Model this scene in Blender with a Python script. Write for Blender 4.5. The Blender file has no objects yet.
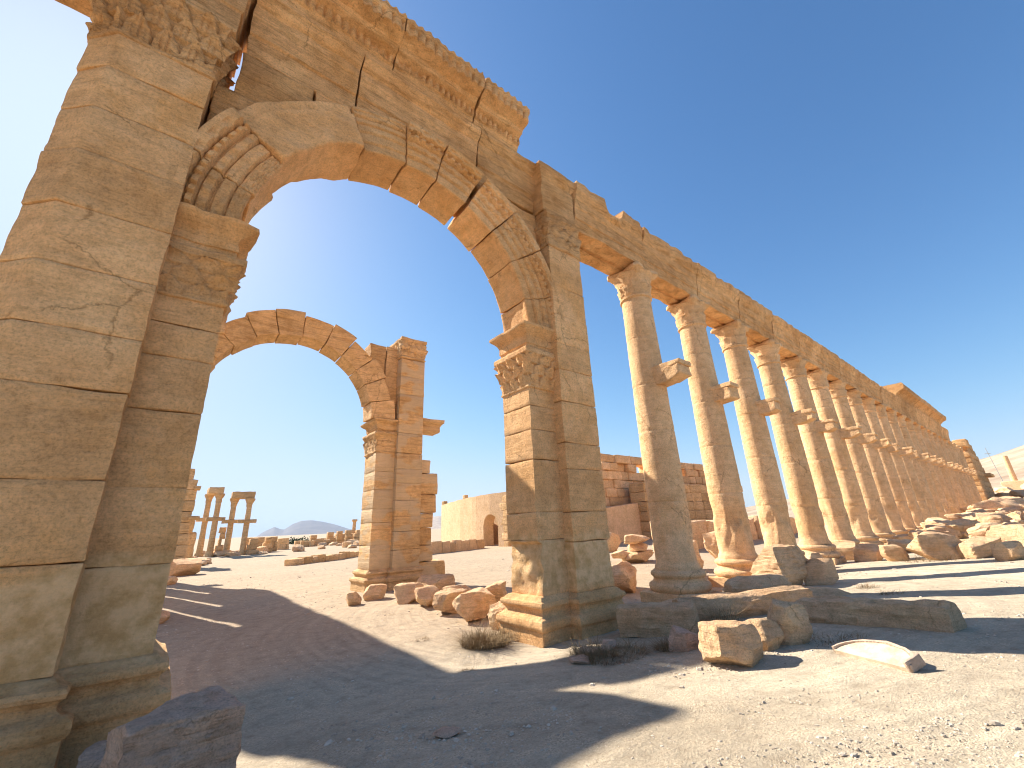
import bpy, bmesh, math, random
import numpy as np
from mathutils import Vector, Matrix, noise as mnoise

random.seed(7)
SC = bpy.context.scene
COL = SC.collection
R_ = math.radians

# ------------------------------------------------------------------ camera
cd = bpy.data.cameras.new('camera'); cam = bpy.data.objects.new('camera', cd); COL.objects.link(cam)
cd.sensor_width = 36.0; cd.lens = 416.3425 / 1024 * 36.0
cd.clip_start = 0.05; cd.clip_end = 30000
cam.matrix_world = Matrix(((0.78174994, -0.16891252, -0.6002796, 0),
                           (-0.62217705, -0.27608313, -0.73258025, 0),
                           (-0.04198509, 0.94617476, -0.32092146, 0),
                           (0, 0, 0, 1)))
SC.camera = cam

# ------------------------------------------------------------------ light
SUN_AZ, SUN_EL = -15.0, 36.5          # azimuth from +Y towards +X
w = bpy.data.worlds.new('World'); SC.world = w; w.use_nodes = True
nt = w.node_tree; nt.nodes.clear()
sky = nt.nodes.new('ShaderNodeTexSky'); sky.sky_type = 'NISHITA'; sky.sun_disc = False
sky.sun_elevation = R_(SUN_EL); sky.sun_rotation = R_(SUN_AZ)
sky.altitude = 400; sky.air_density = 1.0; sky.dust_density = 0.6; sky.ozone_density = 3.0
bg = nt.nodes.new('ShaderNodeBackground'); bg.inputs['Strength'].default_value = 0.098
wo = nt.nodes.new('ShaderNodeOutputWorld')
sp_ = nt.nodes.new('ShaderNodeSeparateColor'); cb_ = nt.nodes.new('ShaderNodeCombineColor'); hs_ = nt.nodes.new('ShaderNodeHueSaturation'); hs_.inputs['Saturation'].default_value = 1.17; nt.links.new(sky.outputs[0], hs_.inputs['Color']); nt.links.new(hs_.outputs[0], sp_.inputs[0])
for _i, _cap in enumerate((3.5, 4.3, 5.6)):      # soft shoulder so that the glare round the sun keeps its colour
    def _m(op, a, b):
        q = nt.nodes.new('ShaderNodeMath'); q.operation = op
        for k, v in ((0, a), (1, b)):
            if hasattr(v, 'links'): nt.links.new(v, q.inputs[k])
            else: q.inputs[k].default_value = v
        return q.outputs[0]
    c_ = sp_.outputs[_i]
    d_ = _m('POWER', _m('ADD', _m('POWER', _m('DIVIDE', c_, _cap), 3.0), 1.0), 1 / 3)
    nt.links.new(_m('DIVIDE', c_, d_), cb_.inputs[_i])
nt.links.new(cb_.outputs[0], bg.inputs[0]); nt.links.new(bg.outputs[0], wo.inputs[0])
sd = bpy.data.lights.new('sun', 'SUN'); sun = bpy.data.objects.new('sun', sd); COL.objects.link(sun)
sd.energy = 5.0; sd.angle = R_(0.53); sd.color = (1.0, 0.93, 0.82)
sdir = Vector((math.sin(R_(SUN_AZ)) * math.cos(R_(SUN_EL)), math.cos(R_(SUN_AZ)) * math.cos(R_(SUN_EL)), math.sin(R_(SUN_EL))))
sun.rotation_euler = sdir.to_track_quat('Z', 'Y').to_euler(); sun.location = (-20, 60, 60)
SC.view_settings.view_transform = 'Standard'
try: SC.view_settings.look = 'None'
except Exception: pass
SC.view_settings.exposure = 1.2; SC.view_settings.gamma = 1.0

try: SC.cycles.filter_width = 1.1
except Exception: pass

# ------------------------------------------------------------------ helpers
def gz(x, y):
    """smooth ground height"""
    z = -1.40 - .10 * min(max(y, -4.0), 6.2)
    if y > 6.2: z = -2.02
    if x > 24: z += min(.013 * (x - 24), 1.1)
    return z

def nv(x, y, z): return mnoise.noise_vector(Vector((x, y, z)))
def ns(x, y, z): return mnoise.noise(Vector((x, y, z)))

class MB:
    def __init__(s): s.v = []; s.f = []; s.t = []
    def add(s, vs, fs, amp=0.0, freq=1.0, seed=0.0, tint=.5, octv=3, zf=1.0, fine=0.0):
        o = len(s.v)
        if amp > 0:
            out = []
            for (x, y, z) in vs:
                a = amp; f = freq; dx = dy = dz = 0
                for k in range(octv):
                    n = nv(x * f + seed, y * f + seed * .7, z * f * zf - seed)
                    dx += n[0] * a; dy += n[1] * a; dz += n[2] * a
                    a *= .5; f *= 2.1
                out.append((x + dx, y + dy, z + dz))
            vs = out
        s.v.extend(vs)
        s.f.extend([tuple(i + o for i in q) for q in fs])
        s.t.extend([tint] * len(vs) if not hasattr(tint, '__len__') else tint)
    def build(s, name, mat, parent=None, loc=(0, 0, 0), sharp=38, smooth=True):
        me = bpy.data.meshes.new(name); me.from_pydata(s.v, [], s.f)
        if loc != (0, 0, 0): me.transform(Matrix.Translation(-Vector(loc)))
        a = me.attributes.new('tint', 'FLOAT', 'POINT'); a.data.foreach_set('value', s.t)
        bm = bmesh.new(); bm.from_mesh(me)
        bmesh.ops.recalc_face_normals(bm, faces=bm.faces)
        if smooth:
            c = math.radians(sharp)
            for f in bm.faces: f.smooth = True
            for e in bm.edges:
                if len(e.link_faces) == 2 and e.calc_face_angle(0) > c: e.smooth = False
        bm.to_mesh(me); bm.free()
        me.materials.append(mat)
        o = bpy.data.objects.new(name, me); COL.objects.link(o)
        if parent is not None:
            o.parent = parent
            pl = Vector(world_loc(parent))
            o.location = Vector(loc) - pl
        else: o.location = loc
        return o

def world_loc(o):
    v = Vector(o.location)
    if o.parent: v = v + Vector(world_loc(o.parent))
    return v

def tag(o, label=None, cat=None, group=None, kind=None):
    if label: o['label'] = label
    if cat: o['category'] = cat
    if group: o['group'] = group
    if kind: o['kind'] = kind
    return o

def thing(name, loc, label, cat, group=None):
    o = bpy.data.objects.new(name, None); COL.objects.link(o); o.location = loc
    o.empty_display_size = .3
    return tag(o, label, cat, group)

def part(mb, name, mat, parent, **k):
    """part of a thing whose geometry was made in world coordinates"""
    return mb.build(name, mat, parent, loc=tuple(world_loc(parent)), **k)

def copy_tree(o, parent=None):
    c = o.copy(); COL.objects.link(c)
    if parent is not None: c.parent = parent
    for ch in [q for q in bpy.data.objects if q.parent == o]: copy_tree(ch, c)
    return c

def lin(a, b, res, r=0.0):
    n = max(1, int(math.ceil((b - a - 2 * r) / res)))
    mid = [a + r + (b - a - 2 * r) * i / n for i in range(n + 1)]
    if r > 0: return [a, a + r * .35] + mid + [b - r * .35, b]
    return mid

def surf_box(xs, ys, zs):
    idx = {}; V = []; F = []
    nx, ny, nz = len(xs) - 1, len(ys) - 1, len(zs) - 1
    def g(i, j, k):
        q = (i, j, k)
        if q not in idx: idx[q] = len(V); V.append((xs[i], ys[j], zs[k]))
        return idx[q]
    for i in range(nx):
        for j in range(ny):
            F.append((g(i, j, 0), g(i, j + 1, 0), g(i + 1, j + 1, 0), g(i + 1, j, 0)))
            F.append((g(i, j, nz), g(i + 1, j, nz), g(i + 1, j + 1, nz), g(i, j + 1, nz)))
    for i in range(nx):
        for k in range(nz):
            F.append((g(i, 0, k), g(i + 1, 0, k), g(i + 1, 0, k + 1), g(i, 0, k + 1)))
            F.append((g(i, ny, k), g(i, ny, k + 1), g(i + 1, ny, k + 1), g(i + 1, ny, k)))
    for j in range(ny):
        for k in range(nz):
            F.append((g(0, j, k), g(0, j, k + 1), g(0, j + 1, k + 1), g(0, j + 1, k)))
            F.append((g(nx, j, k), g(nx, j + 1, k), g(nx, j + 1, k + 1), g(nx, j, k + 1)))
    return V, F

def rounded(V, lo, hi, r):
    out = []
    for p in V:
        c = [min(max(p[i], lo[i] + r), hi[i] - r) for i in range(3)]
        d = Vector((p[0] - c[0], p[1] - c[1], p[2] - c[2])); L = d.length
        if L > 1e-6: d = d / L * r
        out.append((c[0] + d[0], c[1] + d[1], c[2] + d[2]))
    return out

def rbox(lo, hi, res, r=.02):
    r = min(r, .45 * min(hi[i] - lo[i] for i in range(3)))
    V, F = surf_box(*[lin(lo[i], hi[i], res, r) for i in range(3)])
    return rounded(V, lo, hi, r), F

def rnd_tint(): return random.uniform(0, 1)

def block(mb, lo, hi, res=.15, r=.02, amp=.012, freq=1.6, tint=None, fmap=None, zf=1.5, octv=3):
    V, F = rbox(lo, hi, res, r)
    if fmap: V = [fmap(*p) for p in V]
    mb.add(V, F, amp, freq, random.uniform(0, 60), rnd_tint() if tint is None else tint, octv, zf)

def rot_map(cx, cy, ang, tx=0, ty=0):
    c, s = math.cos(ang), math.sin(ang)
    return lambda x, y, z: (cx + (x - cx) * c - (y - cy) * s, cy + (x - cx) * s + (y - cy) * c, z)

def loft_poly(poly, prof, du=.12, dz=.15, fn=None):
    """poly: ccw plan corners; prof: list of (offset, z) bottom to top. returns V,F with caps"""
    n = len(poly); nrm = []
    for i in range(n):
        a = Vector(poly[i]); b = Vector(poly[(i + 1) % n]); d = (b - a).normalized(); nrm.append(Vector((d.y, -d.x)))
    mit = []
    for i in range(n):
        n0 = nrm[i - 1]; n1 = nrm[i]; m = (n0 + n1); m = m / max(.3, m.dot(n1)) ; mit.append(m)
    rings = []
    pr = [prof[0]]
    for a, b in zip(prof, prof[1:]):
        L = math.hypot(b[0] - a[0], b[1] - a[1]); k = max(1, int(math.ceil(L / dz)))
        for i in range(1, k + 1): pr.append((a[0] + (b[0] - a[0]) * i / k, a[1] + (b[1] - a[1]) * i / k))
    cnt = [max(1, int(math.ceil((Vector(poly[(i + 1) % n]) - Vector(poly[i])).length / du))) for i in range(n)]
    V = []; F = []
    for (d, z) in pr:
        u = 0
        for i in range(n):
            a = Vector(poly[i]) + mit[i] * d; b = Vector(poly[(i + 1) % n]) + mit[(i + 1) % n] * d
            for k in range(cnt[i]):
                p = a.lerp(b, k / cnt[i]); e = 0
                if fn:
                    L0 = (Vector(poly[(i + 1) % n]) - Vector(poly[i])).length
                    e = fn(i, k / cnt[i] * L0, L0, z)
                V.append((p.x + nrm[i].x * e, p.y + nrm[i].y * e, z))
    m = sum(cnt)
    for j in range(len(pr) - 1):
        for i in range(m):
            F.append((j * m + i, j * m + (i + 1) % m, (j + 1) * m + (i + 1) % m, (j + 1) * m + i))
    for j, flip in ((0, 1), (len(pr) - 1, 0)):
        cx = sum(V[j * m + i][0] for i in range(m)) / m; cy = sum(V[j * m + i][1] for i in range(m)) / m
        ci = len(V); V.append((cx, cy, V[j * m][2]))
        for i in range(m):
            F.append((ci, j * m + i, j * m + (i + 1) % m) if not flip else (ci, j * m + (i + 1) % m, j * m + i))
    return V, F

def lathe(cx, cy, prof, n=40, dz=.2, fn=None):
    pr = [prof[0]]
    for a, b in zip(prof, prof[1:]):
        L = math.hypot(b[0] - a[0], b[1] - a[1]); k = max(1, int(math.ceil(L / dz)))
        for i in range(1, k + 1): pr.append((a[0] + (b[0] - a[0]) * i / k, a[1] + (b[1] - a[1]) * i / k))
    V = []; F = []
    for (r, z) in pr:
        for i in range(n):
            t = 2 * math.pi * i / n; rr = r + (fn(t, z) if fn else 0)
            V.append((cx + rr * math.cos(t), cy + rr * math.sin(t), z))
    for j in range(len(pr) - 1):
        for i in range(n):
            F.append((j * n + i, j * n + (i + 1) % n, (j + 1) * n + (i + 1) % n, (j + 1) * n + i))
    for j, flip in ((0, 1), (len(pr) - 1, 0)):
        ci = len(V); V.append((cx, cy, pr[j][1]))
        for i in range(n):
            F.append((ci, j * n + i, j * n + (i + 1) % n) if not flip else (ci, j * n + (i + 1) % n, j * n + i))
    return V, F

def extrude_x(prof, x0, x1, dx=.12, res=.12, fn=None):
    """prof closed polygon in (y,z); extruded along x"""
    pr = []
    n = len(prof)
    for i in range(n):
        a = prof[i]; b = prof[(i + 1) % n]; L = math.hypot(b[0] - a[0], b[1] - a[1]); k = max(1, int(math.ceil(L / res)))
        for q in range(k): pr.append((a[0] + (b[0] - a[0]) * q / k, a[1] + (b[1] - a[1]) * q / k))
    xs = lin(x0, x1, dx); m = len(pr); V = []; F = []
    for x in xs:
        for (y, z) in pr:
            p = (x, y, z)
            if fn: p = fn(*p)
            V.append(p)
    for j in range(len(xs) - 1):
        for i in range(m):
            F.append((j * m + i, j * m + (i + 1) % m, (j + 1) * m + (i + 1) % m, (j + 1) * m + i))
    F.append(tuple(range(m))); F.append(tuple((len(xs) - 1) * m + i for i in range(m)))
    return V, F

def rock(dims, seed, sub=4, cuts=7, amp=.1, strata=0.0, box=.5, freq=1.1):
    """rough boulder centred on origin sitting on z=0"""
    rr = random.Random(seed)
    bm = bmesh.new(); bmesh.ops.create_icosphere(bm, subdivisions=sub, radius=1.0)
    V = [v.co.copy() for v in bm.verts]; F = [tuple(v.index for v in f.verts) for f in bm.faces]; bm.free()
    planes = []
    for _ in range(cuts + 5):
        n = Vector((rr.gauss(0, 1), rr.gauss(0, 1), rr.gauss(0, .8))).normalized()
        planes.append((n, rr.uniform(.60, .80)))
    out = []
    for p in V:
        m = max(abs(p.x), abs(p.y), abs(p.z)); q = p * (1 - box) + (p / m * .8) * box
        for n, d in planes:
            k = q.dot(n)
            if k > d: q = q - n * (k - d)
        q = Vector((q.x * dims[0], q.y * dims[1], q.z * dims[2])) * .62
        s = seed * 3.17
        dirn = p.normalized()
        a = amp * min(dims); f = freq / max(.25, min(dims))
        e = a * (.6 * mnoise.noise(q * f + Vector((s, s, s))) + .5 * mnoise.noise(q * f * 2.3 + Vector((s, 0, s))) + .28 * mnoise.noise(q * f * 5 + Vector((0, s, s))) + .20 * mnoise.noise(q * f * 11 + Vector((0, s, s))) + .12 * mnoise.noise(q * f * 24 + Vector((0, s, s))))
        if strata:
            t = q.z * 9 + 2.0 * mnoise.noise(q * 1.3 + Vector((s, s, 0)))
            e += strata * (abs((t % 1.0) - .5) - .25) + strata * .5 * mnoise.noise(Vector((q.x * 3, q.y * 3, q.z * 22 + s)))
        q = q + dirn * e
        out.append(q)
    zmin = min(q.z for q in out)
    return [(q.x, q.y, q.z - zmin) for q in out], F

# ------------------------------------------------------------------ materials
def mat_new(name):
    m = bpy.data.materials.new(name); m.use_nodes = True; t = m.node_tree
    return m, t, t.nodes['Principled BSDF']

def N(t, kind, **kw):
    n = t.nodes.new(kind)
    for k, v in kw.items():
        if k in n.inputs: n.inputs[k].default_value = v
        else: setattr(n, k, v)
    return n

def ramp(t, fac, stops):
    r = t.nodes.new('ShaderNodeValToRGB'); e = r.color_ramp.elements
    e[0].position, e[0].color = stops[0][0], (*stops[0][1], 1); e[1].position, e[1].color = stops[-1][0], (*stops[-1][1], 1)
    for p, c in stops[1:-1]:
        q = e.new(p); q.color = (*c, 1)
    t.links.new(fac, r.inputs[0]); return r.outputs[0]

def mix(t, fac, a, b, mode='MIX'):
    m = t.nodes.new('ShaderNodeMix'); m.data_type = 'RGBA'; m.blend_type = mode
    for s, v in ((m.inputs[0], fac), (m.inputs[6], a), (m.inputs[7], b)):
        if hasattr(v, 'links'): t.links.new(v, s)
        else: s.default_value = v if not isinstance(v, tuple) else (*v, 1)
    return m.outputs[2]

def stone_mat(name, light, mid, dark, ochre, bump=1.0, strata=1.0, scale=1.0, pits=1.0, patch=None, damp=None, k=(1.58, 1.31, 1.05)):
    m, t, b = mat_new(name); L = t.links
    light, mid, dark, ochre = [(min(.92, c[0] * k[0]), c[1] * k[1], c[2] * k[2]) for c in (light, mid, dark, ochre)]
    geo = N(t, 'ShaderNodeNewGeometry'); oi = N(t, 'ShaderNodeObjectInfo')
    pos = geo.outputs['Position']
    mp = N(t, 'ShaderNodeMapping'); L.new(pos, mp.inputs[0])
    mp.inputs['Scale'].default_value = (scale, scale, scale)
    ms = N(t, 'ShaderNodeMapping'); L.new(pos, ms.inputs[0]); ms.inputs['Scale'].default_value = (.55 * scale, .55 * scale, 5.5 * scale)
    n1 = N(t, 'ShaderNodeTexNoise', Scale=.9, Detail=6, Roughness=.6); L.new(mp.outputs[0], n1.inputs[0])
    n2 = N(t, 'ShaderNodeTexNoise', Scale=5.0, Detail=8, Roughness=.65); L.new(mp.outputs[0], n2.inputs[0])
    st = N(t, 'ShaderNodeTexNoise', Scale=1.5, Detail=7, Roughness=.62, Distortion=.8); L.new(ms.outputs[0], st.inputs[0])
    col = ramp(t, n1.outputs[0], [(.3, dark), (.48, mid), (.7, light)])
    att = N(t, 'ShaderNodeAttribute', attribute_name='tint')
    tc = ramp(t, att.outputs['Fac'], [(0.0, (.80, .74, .66)), (.5, (.96, .94, .92)), (1.0, (1.12, 1.08, 1.04))])
    col = mix(t, 1.0, col, tc, 'MULTIPLY')
    # iron stained patches
    n3 = N(t, 'ShaderNodeTexNoise', Scale=.7, Detail=5, Roughness=.7, Distortion=.6); L.new(mp.outputs[0], n3.inputs[0])
    of = ramp(t, n3.outputs[0], [(.50, (0, 0, 0)), (.68, (.75, .75, .75))])
    col = mix(t, of, col, ochre)
    # strata streaks
    sf = ramp(t, st.outputs[0], [(.38, (.72, .66, .58)), (.5, (1, 1, 1)), (.66, (1.07, 1.06, 1.04))])
    col = mix(t, min(1.0, .65 * strata), col, sf, 'MULTIPLY')
    # fine mottling and grime
    mf = ramp(t, n2.outputs[0], [(.32, (.78, .75, .72)), (.55, (1, 1, 1)), (.72, (1.08, 1.07, 1.05))])
    col = mix(t, .8, col, mf, 'MULTIPLY')
    vo = N(t, 'ShaderNodeTexVoronoi', Scale=7.0); L.new(mp.outputs[0], vo.inputs[0])
    pf = ramp(t, vo.outputs['Distance'], [(.04, (.50, .42, .34)), (.17, (1, 1, 1))])
    pm = ramp(t, n2.outputs[0], [(.5, (0, 0, 0)), (.62, (1, 1, 1))])
    pitc = mix(t, pm, (1, 1, 1), pf)
    col = mix(t, .55 * pits, col, pitc, 'MULTIPLY')
    sp1 = N(t, 'ShaderNodeTexNoise', Scale=34, Detail=6, Roughness=.8); L.new(mp.outputs[0], sp1.inputs[0])
    col = mix(t, .85, col, ramp(t, sp1.outputs[0], [(.36, (.70, .65, .59)), (.49, (1, 1, 1)), (.62, (1.16, 1.15, 1.13))]), 'MULTIPLY')
    ms2 = N(t, 'ShaderNodeMapping'); L.new(pos, ms2.inputs[0]); ms2.inputs['Scale'].default_value = (2.2 * scale, 2.2 * scale, 26 * scale)
    sp2 = N(t, 'ShaderNodeTexNoise', Scale=1.2, Detail=5, Roughness=.7, Distortion=.5); L.new(ms2.outputs[0], sp2.inputs[0])
    col = mix(t, min(1., .75 * strata), col, ramp(t, sp2.outputs[0], [(.34, (.70, .64, .57)), (.47, (1, 1, 1)), (.66, (1.1, 1.09, 1.07))]), 'MULTIPLY')
    # thin dark cracks
    ck = N(t, 'ShaderNodeTexVoronoi', feature='DISTANCE_TO_EDGE', Scale=.8)
    dis = mix(t, .22, mp.outputs[0], n2.outputs['Color']); L.new(dis, ck.inputs[0])
    cf = ramp(t, ck.outputs[0], [(.0, (.45, .38, .32)), (.012, (1, 1, 1))])
    cm = ramp(t, n1.outputs[0], [(.5, (0, 0, 0)), (.56, (1, 1, 1))])
    cf2 = mix(t, cm, (1, 1, 1), cf)
    col = mix(t, .7, col, cf2, 'MULTIPLY')
    if damp:      # iron-rich lowest courses
        sz = N(t, 'ShaderNodeSeparateXYZ'); L.new(pos, sz.inputs[0])
        zz = N(t, 'ShaderNodeMath', operation='MULTIPLY_ADD'); L.new(n1.outputs[0], zz.inputs[0]); zz.inputs[1].default_value = .9; L.new(sz.outputs[2], zz.inputs[2])
        dm = N(t, 'ShaderNodeMapRange'); L.new(zz.outputs[0], dm.inputs[0]); dm.inputs[1].default_value = damp[0] + .35; dm.inputs[2].default_value = damp[0] + .25
        dm2 = N(t, 'ShaderNodeMapRange'); L.new(sz.outputs[2], dm2.inputs[0]); dm2.inputs[1].default_value = -1.25; dm2.inputs[2].default_value = -1.1
        dmm = N(t, 'ShaderNodeMath', operation='MULTIPLY'); L.new(dm.outputs[0], dmm.inputs[0]); L.new(dm2.outputs[0], dmm.inputs[1])
        dq = N(t, 'ShaderNodeMath', operation='MULTIPLY'); L.new(dmm.outputs[0], dq.inputs[0]); dq.inputs[1].default_value = .7
        stain = mix(t, ramp(t, n2.outputs[0], [(.38, (0, 0, 0)), (.60, (1, 1, 1))]), tuple(damp[2]), (.86, .60, .33))
        col = mix(t, dq.outputs[0], col, stain)
    if patch:
        np_ = N(t, 'ShaderNodeTexNoise', Scale=1.3, Detail=2, Roughness=.4)
        mq = N(t, 'ShaderNodeMapping'); L.new(pos, mq.inputs[0]); mq.inputs['Scale'].default_value = (.9, .9, 1.6); L.new(mq.outputs[0], np_.inputs[0])
        col = mix(t, ramp(t, np_.outputs[0], [(.45, (0, 0, 0)), (.52, (.6, .6, .6))]), col, patch)
    # per object shade
    om = N(t, 'ShaderNodeMapRange'); L.new(oi.outputs['Random'], om.inputs[0]); om.inputs[3].default_value = .92; om.inputs[4].default_value = 1.06
    vm = N(t, 'ShaderNodeVectorMath', operation='SCALE'); L.new(col, vm.inputs[0]); L.new(om.outputs[0], vm.inputs['Scale'])
    L.new(vm.outputs[0], b.inputs['Base Color'])
    b.inputs['Roughness'].default_value = .92; b.inputs['Specular IOR Level'].default_value = .12
    # bump
    nb = N(t, 'ShaderNodeTexNoise', Scale=26, Detail=9, Roughness=.78); L.new(mp.outputs[0], nb.inputs[0])
    def madd(a, ka, c, kc):
        x = N(t, 'ShaderNodeMath', operation='MULTIPLY'); L.new(a, x.inputs[0]); x.inputs[1].default_value = ka
        y = N(t, 'ShaderNodeMath', operation='MULTIPLY_ADD'); L.new(c, y.inputs[0]); y.inputs[1].default_value = kc; L.new(x.outputs[0], y.inputs[2])
        return y.outputs[0]
    h = madd(n2.outputs[0], .035, st.outputs[0], .045 * strata)
    h2 = madd(h, 1.25, nb.outputs[0], .030)
    vr = N(t, 'ShaderNodeMath', operation='MINIMUM'); L.new(vo.outputs['Distance'], vr.inputs[0]); vr.inputs[1].default_value = .18
    h2 = madd(h2, 1.0, sp2.outputs[0], .018 * strata)
    h3 = madd(h2, 1.0, vr.outputs[0], .05 * pits)
    bp = N(t, 'ShaderNodeBump', Strength=min(1., .9 * bump), Distance=1.7); L.new(h3, bp.inputs['Height']); L.new(bp.outputs[0], b.inputs['Normal'])
    return m

M_STONE = stone_mat('weathered_limestone', (.60, .45, .285), (.52, .375, .225), (.40, .27, .15), (.44, .27, .12))
M_FINE = stone_mat('dressed_limestone', (.60, .455, .295), (.55, .405, .25), (.47, .33, .19), (.50, .32, .15), bump=.9, strata=.42, pits=.8, damp=(-.1, -.5, (.60, .37, .16)))
M_COLUMN = stone_mat('column_limestone', (.66, .50, .335), (.59, .435, .28), (.50, .35, .21), (.52, .35, .19), k=(1.40, 1.25, 1.08), bump=.8, strata=.35, pits=.8)
M_FAR = stone_mat('far_limestone', (.58, .45, .31), (.53, .40, .26), (.44, .32, .19), (.47, .33, .18), k=(1.44, 1.30, 1.08), bump=.9)
M_REPAIR = stone_mat('repaired_limestone', (.56, .42, .27), (.51, .375, .225), (.44, .31, .18), (.48, .34, .20), k=(1.44, 1.30, 1.08), bump=.7, patch=(.62, .50, .34))
M_ROCK = stone_mat('boulder_limestone', (.70, .57, .41), (.65, .52, .37), (.53, .41, .28), (.55, .40, .24), k=(1.50, 1.22, 1.06), bump=1.3, strata=.6, scale=1.6, pits=1.1)
M_GREYROCK = stone_mat('grey_weathered_rock', (.70, .60, .50), (.66, .56, .46), (.55, .46, .37), (.58, .47, .36), k=(1.45, 1.2, 1.12), bump=1.5, strata=.9, scale=2.0)
M_PLASTER = stone_mat('rendered_wall', (.57, .45, .31), (.54, .42, .285), (.47, .355, .23), (.49, .365, .22), k=(1.36, 1.22, 1.10), bump=.45, strata=.3, pits=.35)

def ground_mat():
    m, t, b = mat_new('desert_ground'); L = t.links
    geo = N(t, 'ShaderNodeNewGeometry'); pos = geo.outputs['Position']
    n1 = N(t, 'ShaderNodeTexNoise', Scale=.35, Detail=7, Roughness=.65); L.new(pos, n1.inputs[0])
    n2 = N(t, 'ShaderNodeTexNoise', Scale=4.0, Detail=9, Roughness=.72); L.new(pos, n2.inputs[0])
    n3 = N(t, 'ShaderNodeTexNoise', Scale=38.0, Detail=7, Roughness=.8); L.new(pos, n3.inputs[0])
    # curving vehicle tracks: noise that varies across the turn and hardly along it
    off = N(t, 'ShaderNodeVectorMath', operation='SUBTRACT'); L.new(pos, off.inputs[0]); off.inputs[1].default_value = (9, 9, 0)
    s0 = N(t, 'ShaderNodeSeparateXYZ'); L.new(off.outputs[0], s0.inputs[0])
    cxy = N(t, 'ShaderNodeCombineXYZ'); L.new(s0.outputs[0], cxy.inputs[0]); L.new(s0.outputs[1], cxy.inputs[1])
    ln = N(t, 'ShaderNodeVectorMath', operation='LENGTH'); L.new(cxy.outputs[0], ln.inputs[0])
    an = N(t, 'ShaderNodeMath', operation='ARCTAN2'); L.new(s0.outputs[1], an.inputs[0]); L.new(s0.outputs[0], an.inputs[1])
    tv = N(t, 'ShaderNodeCombineXYZ'); L.new(ln.outputs['Value'], tv.inputs[0]); L.new(an.outputs[0], tv.inputs[1])
    tm = N(t, 'ShaderNodeMapping'); L.new(tv.outputs[0], tm.inputs[0]); tm.inputs['Scale'].default_value = (5.5, .9, 1)
    n4 = N(t, 'ShaderNodeTexNoise', Scale=1.0, Detail=5, Roughness=.62); L.new(tm.outputs[0], n4.inputs[0])
    c = ramp(t, n1.outputs[0], [(.32, (.45, .37, .265)), (.5, (.535, .445, .325)), (.7, (.61, .52, .385))])
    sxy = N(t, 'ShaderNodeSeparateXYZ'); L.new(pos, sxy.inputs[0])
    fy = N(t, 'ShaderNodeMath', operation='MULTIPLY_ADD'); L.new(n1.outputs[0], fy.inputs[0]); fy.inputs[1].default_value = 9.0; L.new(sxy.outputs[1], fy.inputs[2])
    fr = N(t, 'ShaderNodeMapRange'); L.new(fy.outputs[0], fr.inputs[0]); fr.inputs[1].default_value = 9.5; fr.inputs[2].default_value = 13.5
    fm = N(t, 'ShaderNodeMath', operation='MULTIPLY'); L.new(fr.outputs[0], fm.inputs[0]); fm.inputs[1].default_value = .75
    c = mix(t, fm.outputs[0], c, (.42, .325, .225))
    tr = ramp(t, n4.outputs[0], [(.38, (.80, .78, .77)), (.5, (1, 1, 1)), (.6, (1.16, 1.15, 1.13))])
    trm = ramp(t, n1.outputs[0], [(.40, (.1, .1, .1)), (.62, (.62, .62, .62))])
    c = mix(t, trm, c, mix(t, 1.0, c, tr, 'MULTIPLY'))
    c = mix(t, .9, c, ramp(t, n2.outputs[0], [(.33, (.74, .71, .68)), (.5, (1, 1, 1)), (.66, (1.13, 1.12, 1.1))]), 'MULTIPLY')
    c = mix(t, .9, c, ramp(t, n3.outputs[0], [(.33, (.74, .71, .68)), (.5, (1, 1, 1)), (.66, (1.15, 1.14, 1.12))]), 'MULTIPLY')
    vo = N(t, 'ShaderNodeTexVoronoi', Scale=70.0); L.new(pos, vo.inputs[0])
    pc = N(t, 'ShaderNodeSeparateColor'); L.new(vo.outputs['Color'], pc.inputs[0])
    pcol = ramp(t, pc.outputs[0], [(0, (.70, .66, .63)), (.5, (1, .98, .96)), (1, (1.25, 1.22, 1.2))])
    pmask = ramp(t, n2.outputs[0], [(.46, (0, 0, 0)), (.58, (.8, .8, .8))])
    c = mix(t, 1.0, c, mix(t, pmask, (1, 1, 1), pcol), 'MULTIPLY')
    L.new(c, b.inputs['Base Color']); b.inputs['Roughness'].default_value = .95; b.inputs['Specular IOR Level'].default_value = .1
    a1 = N(t, 'ShaderNodeMath', operation='MULTIPLY'); L.new(n2.outputs[0], a1.inputs[0]); a1.inputs[1].default_value = .045
    a2 = N(t, 'ShaderNodeMath', operation='MULTIPLY_ADD'); L.new(n3.outputs[0], a2.inputs[0]); a2.inputs[1].default_value = .016; L.new(a1.outputs[0], a2.inputs[2])
    a4 = N(t, 'ShaderNodeMath', operation='MULTIPLY_ADD'); L.new(n4.outputs[0], a4.inputs[0]); a4.inputs[1].default_value = .018; L.new(a2.outputs[0], a4.inputs[2]); a2 = a4
    a3 = N(t, 'ShaderNodeMath', operation='MULTIPLY_ADD'); L.new(vo.outputs['Distance'], a3.inputs[0]); a3.inputs[1].default_value = -.006; L.new(a2.outputs[0], a3.inputs[2])
    bp = N(t, 'ShaderNodeBump', Strength=1.0, Distance=1.0); L.new(a3.outputs[0], bp.inputs['Height']); L.new(bp.outputs[0], b.inputs['Normal'])
    return m
M_GROUND = ground_mat()

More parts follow.
